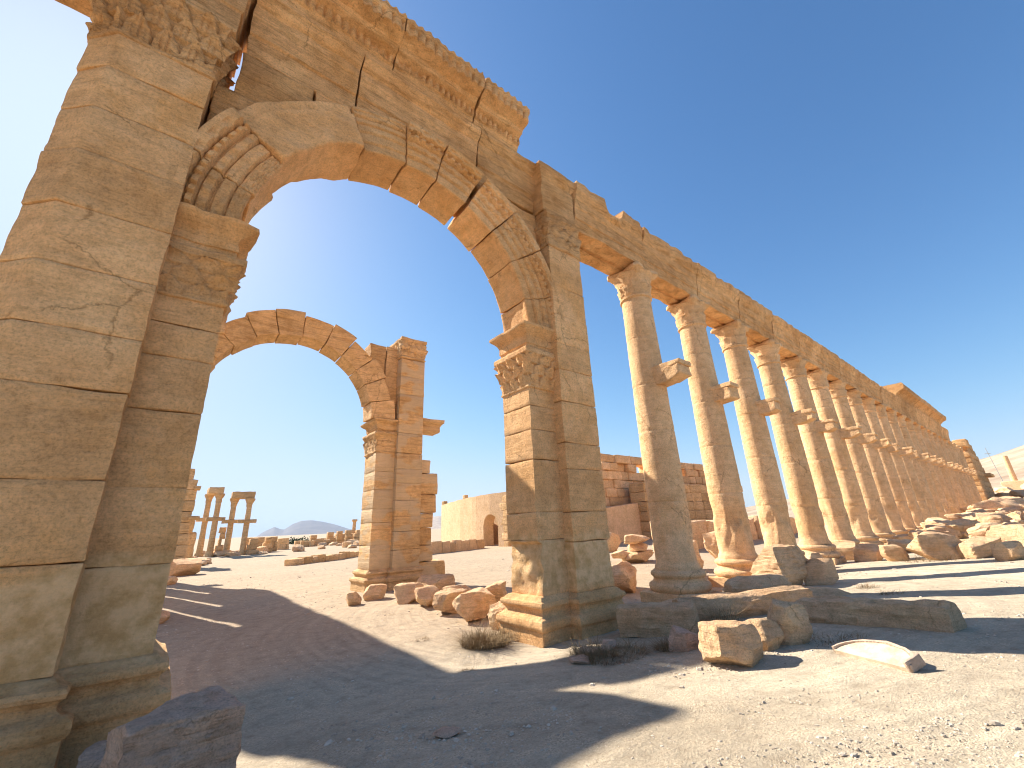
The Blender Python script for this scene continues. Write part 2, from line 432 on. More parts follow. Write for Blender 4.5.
def simple_mat(name, c1, c2, scale=6, bump=.02, rough=.9, stretch=None):
    m, t, b = mat_new(name); L = t.links
    geo = N(t, 'ShaderNodeNewGeometry')
    n = N(t, 'ShaderNodeTexNoise', Scale=scale, Detail=7, Roughness=.65); L.new(geo.outputs['Position'], n.inputs[0])
    L.new(ramp(t, n.outputs[0], [(.35, c1), (.65, c2)]), b.inputs['Base Color'])
    b.inputs['Roughness'].default_value = rough; b.inputs['Specular IOR Level'].default_value = .15
    if bump:
        bp = N(t, 'ShaderNodeBump', Strength=1, Distance=bump); L.new(n.outputs[0], bp.inputs['Height']); L.new(bp.outputs[0], b.inputs['Normal'])
    return m
M_MOUNT = simple_mat('mountain_rock', (.085, .08, .085), (.16, .14, .13), .004, 12)
M_HILL = simple_mat('hill_earth', (.30, .21, .14), (.50, .40, .28), .05, 1.2)
M_DOOR = simple_mat('dark_wood', (.06, .035, .02), (.11, .06, .035), 5, .01)
M_GRASS = simple_mat('dry_grass', (.15, .095, .05), (.36, .25, .13), 9, 0)
M_PEBBLE = simple_mat('pebbles', (.34, .27, .20), (.66, .56, .44), 3.0, .01)
M_LEAF = simple_mat('dark_leaves', (.05, .07, .03), (.10, .12, .05), 2, 0)
M_METAL = simple_mat('dull_metal', (.28, .27, .26), (.4, .38, .36), 4, 0)
M_SLAB = simple_mat('smooth_slab', (.46, .35, .24), (.66, .53, .39), 7, .02)
M_SLABEDGE = simple_mat('slab_edge_render', (.38, .28, .21), (.56, .43, .33), 9, .03)

# ------------------------------------------------------------------ ground
def build_ground():
    az = [a for a in np.arange(-180, -12, 6)] + [a for a in np.arange(-12, 96, .42)] + [a for a in np.arange(96, 180, 6)]
    rs = [0.3]
    while rs[-1] < 9000: rs.append(rs[-1] * (1.016 if 1.5 < rs[-1] < 30 else (1.035 if rs[-1] < 120 else 1.15)) + (.1 if rs[-1] < 1.5 else 0))
    V = [(0, 0, gz(0, 0))]; n = len(az)
    for r in rs:
        for a in az:
            x = r * math.sin(R_(a)); y = r * math.cos(R_(a)); z = gz(x, y)
            k = 1.0 if r < 120 else 0
            if k:
                z += .05 * ns(x * .22, y * .22, 3) + .022 * ns(x * .9, y * .9, 7) + .012 * ns(x * 2.7, y * 2.7, 1)
                # wheel ruts of the turning track
                q = math.hypot(x - 9, y - 9)
                for rc in (6.9, 8.2, 9.3): z -= .010 * math.exp(-((q - rc - .15 * ns(x * .3, y * .3, 5)) / .16) ** 2)
            else: z += .0012 * (r - 120) ** .8 * ns(x * .01, y * .01, 2)
            V.append((x, y, z))
    F = [(0, 1 + (i + 1) % n, 1 + i) for i in range(n)]
    for j in range(len(rs) - 1):
        for i in range(n):
            F.append((1 + j * n + i, 1 + j * n + (i + 1) % n, 1 + (j + 1) * n + (i + 1) % n, 1 + (j + 1) * n + i))
    mb = MB(); mb.v = V; mb.f = F; mb.t = [.5] * len(V)
    o = mb.build('ground', M_GROUND, smooth=True, sharp=180); tag(o, kind='structure')
build_ground()

def build_gravel():
    rr = random.Random(3); V = []; F = []; T = []
    def peb(x, y, s):
        z = gz(x, y); o = len(V); a = rr.uniform(0, 6.28); c, q = math.cos(a), math.sin(a)
        sx = s * rr.uniform(.8, 1.5); sy = s * rr.uniform(.6, 1.1); sz = s * rr.uniform(.35, .7)
        top = rr.uniform(.35, .7)
        pts = [(-1, -.6, 0), (-.3, -1, 0), (.8, -.7, 0), (1, .3, 0), (.2, 1, 0), (-.8, .7, 0)]
        z0 = z - sz * .3
        n = .05 * ns(x * .22, y * .22, 3) + .022 * ns(x * .9, y * .9, 7) + .012 * ns(x * 2.7, y * 2.7, 1)
        z0 += n
        for (px, py, _) in pts:
            px *= sx * rr.uniform(.8, 1.1); py *= sy * rr.uniform(.8, 1.1); V.append((x + px * c - py * q, y + px * q + py * c, z0))
        for (px, py, _) in pts:
            px *= sx * .95 * top * rr.uniform(.9, 1.3); py *= sy * .95 * top * rr.uniform(.9, 1.3); V.append((x + px * c - py * q, y + px * q + py * c, z0 + sz * rr.uniform(.8, 1.15)))
        for i in range(6):
            F.append((o + i, o + (i + 1) % 6, o + 6 + (i + 1) % 6, o + 6 + i))
        F.append(tuple(o + 6 + i for i in range(6)))
        T.extend([rr.random()] * 12)
    k = 0
    while k < 12000:
        a = R_(rr.uniform(-6, 92)); r = 2.2 * math.exp(rr.random() ** 1.1 * 2.6)
        x, y = r * math.sin(a), r * math.cos(a)
        d = ns(x * .6, y * .6, 11) + .5 * ns(x * 2, y * 2, 4)
        if rr.random() > .45 + d * 1.2: continue
        s = .004 + .012 * rr.random() ** 4 + .0012 * r * rr.random()
        if rr.random() < .02: s *= 2.6
        peb(x, y, s); k += 1
    mb = MB(); mb.v = V; mb.f = F; mb.t = T
    o = mb.build('gravel', M_PEBBLE, smooth=False)
    tag(o, 'loose pebbles and gravel scattered over the dusty ground', 'gravel', kind='stuff')
build_gravel()

# ------------------------------------------------------------------ arches
ACX, ACZ, RI, RO = 2.97, 4.29, 2.81, 3.73
YJ, YM, YB = 6.34, 6.10, 7.28        # jamb front, main pilaster front, back (near arch)

def base_profile(z0, z1, plinth=-2.15):
    """attic base between z1 (plinth top) and z0 (shaft bottom)"""
    H = z0 - z1
    return [(.17, plinth), (.17, z1 - .005), (.19, z1), (.215, z1 + .08 * H), (.22, z1 + .17 * H), (.21, z1 + .28 * H), (.17, z1 + .34 * H), (.12, z1 + .38 * H),
            (.085, z1 + .46 * H), (.08, z1 + .56 * H), (.10, z1 + .62 * H), (.105, z1 + .64 * H), (.135, z1 + .68 * H), (.145, z1 + .76 * H), (.13, z1 + .84 * H),
            (.085, z1 + .88 * H), (.06, z1 + .93 * H), (.02, z1 + H), (-.02, z1 + H + .01)]

def leaf_fn(z0, z1, depth, pitch=.30):
    def fn(i, u, L, z):
        t = (z - z0) / (z1 - z0)
        if t < 0 or t > 1: return 0
        row = 0 if t < .36 else (1 if t < .7 else 2)
        tt = (t - (0, .36, .7)[row]) / (.36, .34, .3)[row]
        ph = u / pitch + .5 * row
        c = abs((ph % 1.0) - .5) * 2; hw_ = .96 * math.sqrt(max(.02, 1 - tt ** 3.2)); e = c / hw_
        serr = .16 * math.sin(tt * 22) * c
        if e < 1: body = (.30 + 1.0 * tt ** 2.4) * (1 - e * e) ** .45 + .22 * math.cos(2 * math.pi * e * 2.2) * (1 - e) + serr
        else: body = -.30
        return depth * 1.7 * body + depth * .25 * ns(u * 14, z * 14, i * 3.1)
    return fn

def capital(poly, z0, z1, flare, depth, seed, mat, parent, name='capital', worn=0.3, res=.035):
    mb = MB(); H = z1 - z0
    prof = [(-.01, z0 - .02), (.03, z0), (.035, z0 + .04 * H), (.01, z0 + .06 * H), (.02, z0 + .3 * H), (.05, z0 + .5 * H), (flare * .55, z0 + .74 * H), (flare * .9, z0 + .84 * H),
            (flare, z0 + .87 * H), (flare * 1.02, z0 + .97 * H), (flare * .9, z1), (flare * .6, z1 + .005)]
    V, F = loft_poly(poly, prof, res, res, leaf_fn(z0 + .06 * H, z0 + .84 * H, depth))
    mb.add(V, F, .012 + worn * .04, 2.2, seed, .45)
    return part(mb, name, mat, parent, sharp=60)

def shaft(poly, z0, z1, joints, mat, parent, dmg=None, amp=.012, name='shaft', res=.16):
    mb = MB(); zs = [z0] + [j for j in joints if z0 < j < z1] + [z1]
    for a, b in zip(zs, zs[1:]):
        off = random.uniform(-.005, .005)
        jj_ = random.uniform(.003, .009); prof = [(off - .05, a), (off - .008, a + jj_), (off, a + jj_ + .014), (off, b - .014), (off - .007, b - .004), (off - .05, b)]
        V, F = loft_poly(poly, prof, res, res)
        if dmg: V = [dmg(*p) for p in V]
        mb.add(V, F, amp * 1.25, 1.6, random.uniform(0, 50), random.uniform(.25, .85), 5, 1.7)
    return part(mb, name, mat, parent, sharp=50)

def rectp(x0, x1, y0, y1): return [(x0, y0), (x1, y0), (x1, y1), (x0, y1)]

def impost(x0, x1, y0, y1, z0, z1, parent, mat, broken=0, seed=1.):
    H = z1 - z0; mb = MB()
    prof = [(-.02, z0), (.01, z0 + .01), (.015, z0 + .22 * H), (.035, z0 + .24 * H), (.035, z0 + .30 * H), (.03, z0 + .5 * H), (.06, z0 + .62 * H), (.12, z0 + .72 * H), (.185, z0 + .84 * H), (.20, z0 + .87 * H), (.205, z1 - .02), (.18, z1), (.05, z1 + .005)]
    V, F = loft_poly(rectp(x0, x1, y0, y1), prof, .07, .05)
    mb.add(V, F, .012 + .05 * broken, 2.4, seed, .4)
    return part(mb, 'impost_moulding', mat, parent, sharp=35)

def voussoir(a0, a1, style, dy, parent, mat, fine, dr0=0., dr1=0.):
    mb = MB(); rm = (RI + RO) / 2; a0r, a1r = R_(a0), R_(a1)
    g = .012
    U0, U1 = a0r * rm + g, a1r * rm - g
    res = .035 if fine else .12
    worn = style == 'w'
    r = .02 if not worn else .04
    seed = random.uniform(0, 90)
    rr0, rr1 = RI + dr0, RO + dr1
    xs = lin(U0, U1, res * (.75 if fine else 1), r); zs = lin(rr0, rr1, res * (.5 if fine else .8), r); ys = lin(0, .94, res * 2.2 if fine else .2, r)
    V, F = surf_box(xs, ys, zs)
    V = rounded(V, (U0, 0, rr0), (U1, .94, rr1), r)
    out = []
    for (u, y, rad) in V:
        th = u / rm; t = (rad - RI) / (RO - RI)
        if y < .3 and style != 'w':
            k = 1 - y / .3
            s = 0.
            for lim, st_ in ((.24, .04), (.46, .04), (.64, .05), (.78, .075), (.90, .04)):
                if t > lim: s += st_
            for gl in (.235, .455, .635, .77):
                if abs(t - gl) < .02: s -= .035
            if style == 'h': s *= .5
            if fine and style in 'mc':
                if .66 < t < .76: s += .055 * ((th * 6.5 * 3) % 1.0 > .42)
                if .27 < t < .43: s += .022 * math.sin(th * 52) * math.sin((t - .27) * 40)
                if .80 < t < .89: s += .035 * abs(math.sin(th * 34))
                if .48 < t < .6: s += .018 * math.sin(th * 90)
                if style == 'c' and t < .22: s += .022 * math.sin(th * 60 + 3 * math.sin(t * 60)) * math.sin(t * 110)
            y = y - s * k
        if style == 'w' and y < .4: y = y - .10 * (1 - y / .4) + .05 * (rad > RO - .2)
        if rad < RI + .2 and .16 < y < .78 and style != 'w':
            rad += .035 if fine else .02
        out.append((ACX + rad * math.cos(th), YJ + dy + y, ACZ + rad * math.sin(th)))
    mb.add(out, F, .014 if not worn else .045, 1.5 if not worn else 1.9, seed, random.uniform(.25, .8), 4)
    return part(mb, 'voussoir', mat, parent, sharp=40)

def make_arch(dy, near):
    mat = M_FINE if near else M_FAR
    wall = M_STONE if near else M_FAR
    if near:
        root = thing('monumental_arch', (ACX, 6.7, -2.02), 'huge nearest stone arch with carved mouldings and cornice joining the colonnade', 'arch')
    else:
        root = thing('monumental_arch', (ACX, 6.7 + dy, -2.02), 'free standing farther arch ring seen through the opening of the big arch', 'arch')
    Y = lambda v: v + dy
    rs = .065 if near else .3
    # ---------------- left pier
    pl = MB()
    for side in ('L', 'R'):
        if side == 'L':
            main = [(-1.56, Y(YM)), (-.54, Y(YM)), (-.54, Y(7.32)), (-1.88, Y(7.32)), (-1.88, Y(6.42))]
            jamb = rectp(-.60, .16, Y(YJ), Y(7.26))
            zb, zt = -1.13, 6.5; zp = -1.60; jc0, jc1 = 2.98, 3.72
            mj = [-.17, .62, 1.57, 2.22, 2.95, 3.72, 4.5, 5.2, 5.9]; jj = [-.24, .58, 1.48, 2.16, 2.6]
        else:
            main = rectp(6.38, 7.50, Y(YM), Y(7.32))
            jamb = rectp(5.66 if near else 5.74, 6.44, Y(YJ), Y(7.26 if near else 7.4))
            zb, zt = -1.28, 6.62; zp = -1.80; jc0, jc1 = 2.80, 3.70
            mj = [-.36, .2, 1.07, 1.62, 2.54, 3.3, 3.95, 4.7, 5.5]; jj = [-.30, .22, 1.26, 1.88, 2.4]
            if not near:
                main = rectp(6.85, 7.93, Y(YM - .02), Y(7.32)); jamb = rectp(6.08, 6.92, Y(YJ), Y(7.5))
                zb, zp = -1.33, -1.75; zt = 7.0; jc0, jc1 = 2.93, 3.75
                mj = [-.7, -.05, .5, 1.1, 1.75, 2.3, 2.93, 3.75, 4.6, 5.4, 6.2]; jj = [-.5, .3, .8, 1.5, 2.2]
        # the pier itself is the core masonry of jamb and pilaster
        def dmg(x, y, z, side=side):
            if side == 'R' and near:
                # chewed lower left edge of the pier
                if z < -.35 and x < 6.0:
                    x += .05 + .06 * ns(x * 3, y * 3, z * 4) - .03 * ns(y * 8, z * 8, 3)
                if z < -.37 and x > 7.0: x -= .09 * (z + 1.28) / .92
                if z < -.37 and x < 5.9: x += .04 * (z + 1.28) / .92
            return (x, y, z)
        smat = mat if near else M_REPAIR
        core = shaft(jamb, zb, jc0, jj, smat, root, dmg, name='pier', res=rs)
        sh = shaft(main, zb, zt, mj, smat, core, dmg, name='pilaster_shaft', res=rs)
        b1 = MB(); V, F = loft_poly(main, base_profile(zb, zp), .09 if near else .3, .04 if near else .1); b1.add(V, F, .018, 1.7, 5.1, .45)
        V, F = loft_poly(jamb, [(d * .97, z + .003) for d, z in base_profile(zb, zp, -2.14)], .09 if near else .3, .04 if near else .1); b1.add(V, F, .018, 1.7, 8.3, .55)
        part(b1, 'base', mat, core, sharp=38)
        # jamb capital + impost
        capital(jamb, jc0, jc1, .13, (.05 if side == 'R' else .028) if near else .03, 3.3, mat, core, 'jamb_capital', worn=.05 if side == 'R' and near else .7, res=.022 if near else .09)
        if side == 'L' and near:
            impost(-.60, .16, Y(YJ), Y(7.26), jc1, ACZ - .02, core, mat, broken=.9, seed=2.)
        else:
            impost(jamb[0][0], jamb[1][0], Y(YJ), Y(jamb[2][1] - dy), jc1, ACZ - .02, core, mat, broken=.15 if near else .3, seed=4.)
        # upper jamb masonry behind the ring
        # main pilaster capital and its block of entablature
        if near:
            capital(main, zt, 7.66, .15 if side == 'L' else .07, .055 if side == 'L' else .03, 9.1, M_STONE, core, 'pilaster_capital', worn=.1 if side == 'L' else .8, res=.022 if side == 'L' else .04)
            e = MB()
            if side == 'R':
                prof = [(-.01, 7.68), (.01, 7.70), (.01, 8.75), (.05, 8.80), (.10, 8.92), (.13, 8.98), (.13, 9.12), (.03, 9.22)]
                V, F = loft_poly(rectp(6.30, 7.46, YM, 7.3), prof, .09, .09); e.add(V, F, .035, 1.7, 6.6, .5, 4)
            else:
                prof = [(.0, 7.68), (.03, 7.70), (.03, 8.1), (.06, 8.12), (.06, 8.5), (.10, 8.55), (.10, 8.9), (.17, 9.0), (.2, 9.18), (.05, 9.25)]
                V, F = loft_poly([(-1.50, YM), (-.42, YM), (-.42, 7.3), (-1.8, 7.3), (-1.8, 6.42)], prof, .09, .09); e.add(V, F, .02, 1.7, 3.6, .5, 4)
            part(e, 'entablature_block', M_STONE, core, sharp=40)
        else:
            if side == 'R':
                capital(main, 7.05, 8.0, .06, .05, 2.2, mat, core, 'pilaster_capital', worn=.5, res=.06)
                br = MB(); block(br, (7.7, Y(6.25), 3.95), (8.85, Y(6.95), 4.38), .12, .05, .03)
                V, F = loft_poly(rectp(7.9, 8.9, Y(6.2), Y(7.0)), [(-.05, 4.2), (.0, 4.3), (.08, 4.36), (.08, 4.5), (.0, 4.52)], .12, .06); br.add(V, F, .03, 2, 3.)
                part(br, 'bracket', mat, core)
                st = MB()
                for z0, z1, x1 in ((-1.9, -1.2, 9.2), (-1.2, -.6, 8.62), (-.6, .05, 8.55), (.05, .62, 8.62), (.62, 1.35, 8.75), (1.35, 2.2, 8.8), (2.2, 2.75, 8.45)):
                    block(st, (7.7, Y(6.32), z0 + .01), (x1, Y(7.2), z1 - .01), .16, .05, .035)
                part(st, 'stub_wall', M_REPAIR, core)
            else:
                block(pl, (-1.7, Y(6.2), 6.5), (.55, Y(7.2), 8.45), .3, .06, .06)
    # ---------------- ring
    ring = MB()
    # thin backing course that the voussoirs sit against
    V = []; F = []
    n = 40
    for i in range(n + 1):
        th = math.pi * i / n
        for (rad, y) in ((RI + .35, YJ + dy + .30), (RO - .30, YJ + dy + .30), (RO - .30, YJ + dy + .85), (RI + .35, YJ + dy + .85)):
            V.append((ACX + rad * math.cos(th), y, ACZ + rad * math.sin(th)))
    for i in range(n):
        if near and 63 < i / n * 180 < 68: continue
        for k in range(4): F.append((i * 4 + k, i * 4 + (k + 1) % 4, (i + 1) * 4 + (k + 1) % 4, (i + 1) * 4 + k))
    ring.add(V, F, 0, tint=.3)
    rg = part(ring, 'arch_ring', wall, root)
    if near:
        lst = [(0, 14, 'm', 0, 0), (14, 33, 'm', 0, -.02), (33, 49.4, 'm', .03, .0), (49.4, 65.0, 'm', -.03, 0), (66.4, 82, 'm', -.02, 0), (82, 96, 'm', 0, .0), (96, 114, 'h', .03, -.02),
               (114, 149, 'w', .05, .03), (149, 166, 'c', -.02, 0), (166, 180, 'c', .02, 0)]
    else:
        lst = []; a = 0
        for k, wd in enumerate((13, 15, 14, 16, 15, 17, 16, 15, 16, 14, 14, 15)):
            lst.append((a, a + wd, 'h', random.uniform(-.03, .04), random.uniform(-.14, .06))); a += wd
    for (a0, a1, s, d0, d1) in lst: voussoir(a0, a1, s, dy, rg, mat, near, d0, d1)
    # ---------------- spandrel wall
    sp = MB()
    def zlow(x, R=RO - .16):
        q = R * R - (x - ACX) ** 2
        return ACZ + math.sqrt(q) if q > .3 else ACZ + .55
    def spblock(x0, x1, ztop, y0, amp=.03, zmin=None, tint=None, y1=7.2):
        def fm(x, y, z):
            b = zlow(x) if zmin is None else max(zmin, zlow(x))
            return (x, y + dy, b + (ztop - b) * z)
        V, F = surf_box(lin(x0, x1, .12, .03), lin(y0, y1, .25, .04), lin(0, 1, .08 if near else .2, .02))
        lo = (x0, y0, 0); hi = (x1, y1, 1); V = rounded(V, lo, hi, .02)
        sp.add([fm(*p) for p in V], F, amp, 1.5, random.uniform(0, 60), rnd_tint() if tint is None else tint, 4, 1.8)
    if near:
        for x0, x1, zt_, y0 in ((-.52, .42, 6.78, 6.40), (-.27, .86, 7.78, 6.44), (.88, 1.60, 7.80, 6.46), (4.47, 5.50, 7.72, 6.42), (5.52, 6.40, 6.6, 6.46), (5.52, 6.34, 7.70, 6.44)):
            spblock(x0, x1, zt_, y0, .035, zmin=(6.62 if zt_ == 7.70 else None))
        spblock(1.63, 2.9, 7.98, 6.48); spblock(2.92, 4.45, 7.92, 6.44)
        # carved architrave courses
        prof = [(6.46, 7.78), (6.44, 7.80), (6.42, 8.22), (6.38, 8.25), (6.37, 8.62), (6.34, 8.66), (6.33, 8.86), (6.27, 8.90), (6.20, 9.02), (6.17, 9.05), (6.17, 9.16), (7.2, 9.16), (7.2, 7.78)]
        for x0, x1 in ((-.25, 1.58), (1.62, 4.44), (4.47, 6.28)):
            V, F = extrude_x(prof, x0, x1, .09, .08)
            sp.add(V, F, .028, 1.6, random.uniform(0, 50), rnd_tint(), 4, 1.6)
        part(sp, 'spandrel_wall', M_STONE, root, sharp=40)
        # cornice with dentils, broken off short of the right pier
        for (x0, x1, sd) in ((-4.4, -1.0, 2), (-.98, 2.2, 4), (2.22, 4.22, 6), (4.25, 5.62, 8)):
            c = MB()
            prof = [(7.2, 9.19), (6.30, 9.19), (6.24, 9.24), (6.20, 9.36), (6.12, 9.40), (6.10, 9.55), (5.98, 9.60), (5.94, 9.72), (5.80, 9.76), (5.66, 9.78), (5.64, 9.98), (5.60, 10.04), (5.58, 10.14), (5.7, 10.2), (7.2, 10.2)]
            def fn(x, y, z):
                if 9.38 < z < 9.58 and y < 6.3 and (x * 6.5) % 1.0 < .42: y += .07
                if 9.74 < z < 10.0 and y < 6.0 and (x * 5.2) % 1.0 < .35: y += .06; 
                if z > 10.0 and y < 6.2: y += .05 * abs(math.sin(x * 16)); z -= .03 * abs(math.sin(x * 16))
                return (x, y, z)
            V, F = extrude_x(prof, x0, x1, .05, .06, fn)
            c.add(V, F, .04, 1.9, sd * 3.3, random.uniform(.2, .6), 4)
            part(c, 'cornice', M_STONE, root, sharp=45)
        # stretch of architrave running on to the left
        l = MB()
        prof = [(6.2, 7.62), (6.18, 8.1), (6.14, 8.12), (6.12, 8.6), (6.06, 8.66), (5.98, 8.9), (5.98, 9.15), (7.1, 9.15), (7.12, 7.6), (6.75, 7.62), (6.70, 7.68), (6.62, 7.68), (6.56, 7.62)]
        V, F = extrude_x(prof, -4.4, -1.55, .12, .1); l.add(V, F, .03, 1.7, 12.5, .35, 4)
        part(l, 'architrave', M_STONE, root, sharp=40)
    else:
        for x0, x1, zt_ in ((5.62, 6.30, 7.55), (6.32, 6.86, 7.60)):
            spblock(x0, x1, zt_, 6.5, .04)
        block(sp, (6.2, Y(6.5), 4.2), (6.9, Y(7.2), 5.6), .2, .04, .04)
        sp.v += [] ; part(sp, 'spandrel_wall', wall, root, sharp=40)
        part(pl, 'wall_remnant', wall, root)
    return root
make_arch(0, True)
make_arch(9.66, False)

# ------------------------------------------------------------------ colonnade
X0C, SPC, YC = 10.71, 3.465, 6.6
def column_parts(cx, cy, z_base, parent, detail=1, bracket_dir=(0, -1), seed=1., bracket=True, ht=0.0, base=True):
    """column: shaft, base, capital, bracket"""
    zb, zc, zt = -1.25 + z_base, 6.68 + ht, 7.62 + ht
    n = 48 if detail > 1 else (28 if detail else 16)
    rr = random.Random(int(seed * 100))
    js = [rr.uniform(.2, .7), rr.uniform(2.0, 2.4), 3.72, rr.uniform(5.2, 5.7)]
    def rad(z): t = (z - zb) / (zc - zb); return .52 - .075 * t ** 1.4
    def fn(t, z):
        e = 0.
        for j in js:
            d = abs(z - j)
            if d < .018: e -= .014
        if z < zb + 1.9:
            m = max(0, 1 - abs((z - zb) - .95) / 1.0)
            q = ns(cx + 1.7 * math.cos(t), seed + 1.7 * math.sin(t), z * 1.3)
            q2 = ns(cx + 5 * math.cos(t), seed + 5 * math.sin(t), z * 4.)
            if q > -.05: e -= m * (.05 + .05 * q2 + .10 * max(0, q))
        e += .008 * ns(math.cos(t) * 2 + cx, math.sin(t) * 2, z * 1.5)
        e += .006 * ns(math.cos(t) * 8 + cx, math.sin(t) * 8, z * 5)
        return e
    pr = [(rad(zb) + .05, zb), (rad(zb) + .045, zb + .07), (rad(zb), zb + .16)]
    z = zb + .16
    zz = sorted([zb + .3 + i * .35 for i in range(30) if zb + .3 + i * .35 < zc - .2] + [q for j in js for q in (j - .03, j, j + .03)])
    pr += [(rad(q), q) for q in zz] + [(rad(zc), zc - .1), (rad(zc) + .05, zc - .07), (rad(zc) + .055, zc - .02), (rad(zc) + .01, zc)]
    mb = MB(); V, F = lathe(cx, cy, pr, n, .09 if detail > 1 else (.16 if detail else .6), fn); mb.add(V, F, 0, tint=rr.uniform(.35, .7))
    part(mb, 'shaft', M_COLUMN, parent, sharp=50)
    if base:
        b = MB(); H = .5; z1 = zb - H
        pb = [(.50, z1 - .45), (.70, z1 - .44), (.70, z1 - .01), (.71, z1), (.75, z1 + .05), (.765, z1 + .10), (.75, z1 + .16), (.70, z1 + .20), (.66, z1 + .21), (.63, z1 + .25), (.62, z1 + .30), (.64, z1 + .33), (.67, z1 + .35), (.685, z1 + .40), (.665, z1 + .45), (.61, z1 + .48), (.59, z1 + .5)]
        V, F = lathe(cx, cy, pb[3:], n, .05); b.add(V, F, .015, 2.0, seed, .5)
        V, F = loft_poly(rectp(cx - .72, cx + .72, cy - .72, cy + .72), [(0, z1 - .5), (0, z1 - .02), (-.03, z1)], .15, .12); b.add(V, F, .04, 1.8, seed + 3, .6)
        part(b, 'base', M_COLUMN, parent)
    c = MB(); H = zt - zc
    def cf(t, z):
        q = (z - zc) / H; row = 0 if q < .38 else 1; tt = q / .38 if row == 0 else (q - .38) / .42
        lobe = abs(math.sin(4 * (t + row * math.pi / 8)))
        return .05 * lobe * (max(0, min(1, tt)) ** 2) + .045 * ns(math.cos(t) * 6 + cx, math.sin(t) * 6, z * 7) + .03 * ns(math.cos(t) * 15 + cx, math.sin(t) * 15, z * 15)
    V, F = lathe(cx, cy, [(.46, zc + .0), (.47, zc + .1 * H), (.50, zc + .37 * H), (.47, zc + .39 * H), (.54, zc + .7 * H), (.60, zc + .82 * H), (.50, zc + .84 * H)], n, .07 if detail > 1 else .2, cf); c.add(V, F, .02, 3, seed, .45)
    e = []
    for k in range(4):      # concave abacus with worn corners
        a = math.pi / 4 + k * math.pi / 2
        e.append((cx + .80 * math.cos(a - .09), cy + .80 * math.sin(a - .09))); e.append((cx + .80 * math.cos(a + .09), cy + .80 * math.sin(a + .09)))
        e.append((cx + .50 * math.cos(a + math.pi / 4), cy + .50 * math.sin(a + math.pi / 4)))
    V, F = loft_poly(e, [(-.14, zc + .72 * H), (-.04, zc + .84 * H), (0, zc + .86 * H), (0, zt - .03), (-.03, zt)], .1, .06); c.add(V, F, .045, 2.6, seed + 7, .4)
    part(c, 'capital', M_COLUMN, parent, sharp=50)
    if bracket:
        k = MB(); bx, by = bracket_dir
        hw = .28 * rr.uniform(.9, 1.15); Lb = rr.uniform(1.02, 1.34)
        q = -bx if bx else 0
        def fm(x, y, z):   # local: y outward distance, x across
            return (cx + (x if by else 0) + bx * y, cy + by * y + (x if bx else 0), z)
        V, F = rbox((-hw, .3, 4.06), (hw, Lb, 4.2), .07, .015); V = [fm(*p) for p in V]; k.add(V, F, .025, 2.6, seed, .6)
        V, F = rbox((-hw * .95, .3, 3.66), (hw * .95, Lb - .05, 4.07), .07, .02)
        V = [fm(x, y, (z + max(0, (y - .85)) * .35 * (4.07 - z) / .4)) for x, y, z in V]; k.add(V, F, .04, 2.4, seed + 2, .45)
        part(k, 'bracket', M_COLUMN, parent)

near_names = ['first column beside the big arch pier, with a wide bracket', 'second column from the arch pier, on its round moulded base', 'third column from the arch pier, foot hidden by a stump of rock', 'fourth column from the arch pier, pitted low on its shaft',
              'fifth column from the arch pier, bracket facing the street', 'sixth column from the arch pier, in the thinning row', 'seventh column from the arch pier along the colonnade', 'eighth column from the arch pier along the colonnade']
protos = []
for i in range(23):
    x = X0C + i * SPC; zb = 0.0 if x < 40 else min(.5, (x - 40) * .012)
    if i < 6:
        t = thing('colonnade_column', (x, YC, -2.0), 'weathered limestone ' + near_names[i], 'column', 'columns of the long colonnade')
        column_parts(x, YC, 0, t, 2 if i < 3 else 1, seed=i * 1.37 + .4, bracket=True)
    else:
        if len(protos) < 4:
            c = thing('colonnade_column', (x, YC, -2.0), '', 'column', 'columns of the long colonnade'); protos.append(c)
            column_parts(x, YC, 0, c, 1, seed=13.7 + 2.9 * i)
        else:
            c = copy_tree(protos[(i * 3) % 4]); c.location = (x, YC, -2.0 + zb * .3)
        c['label'] = ('weathered limestone ' + near_names[i]) if i < 8 else 'column in the far close-packed stretch of the long colonnade'

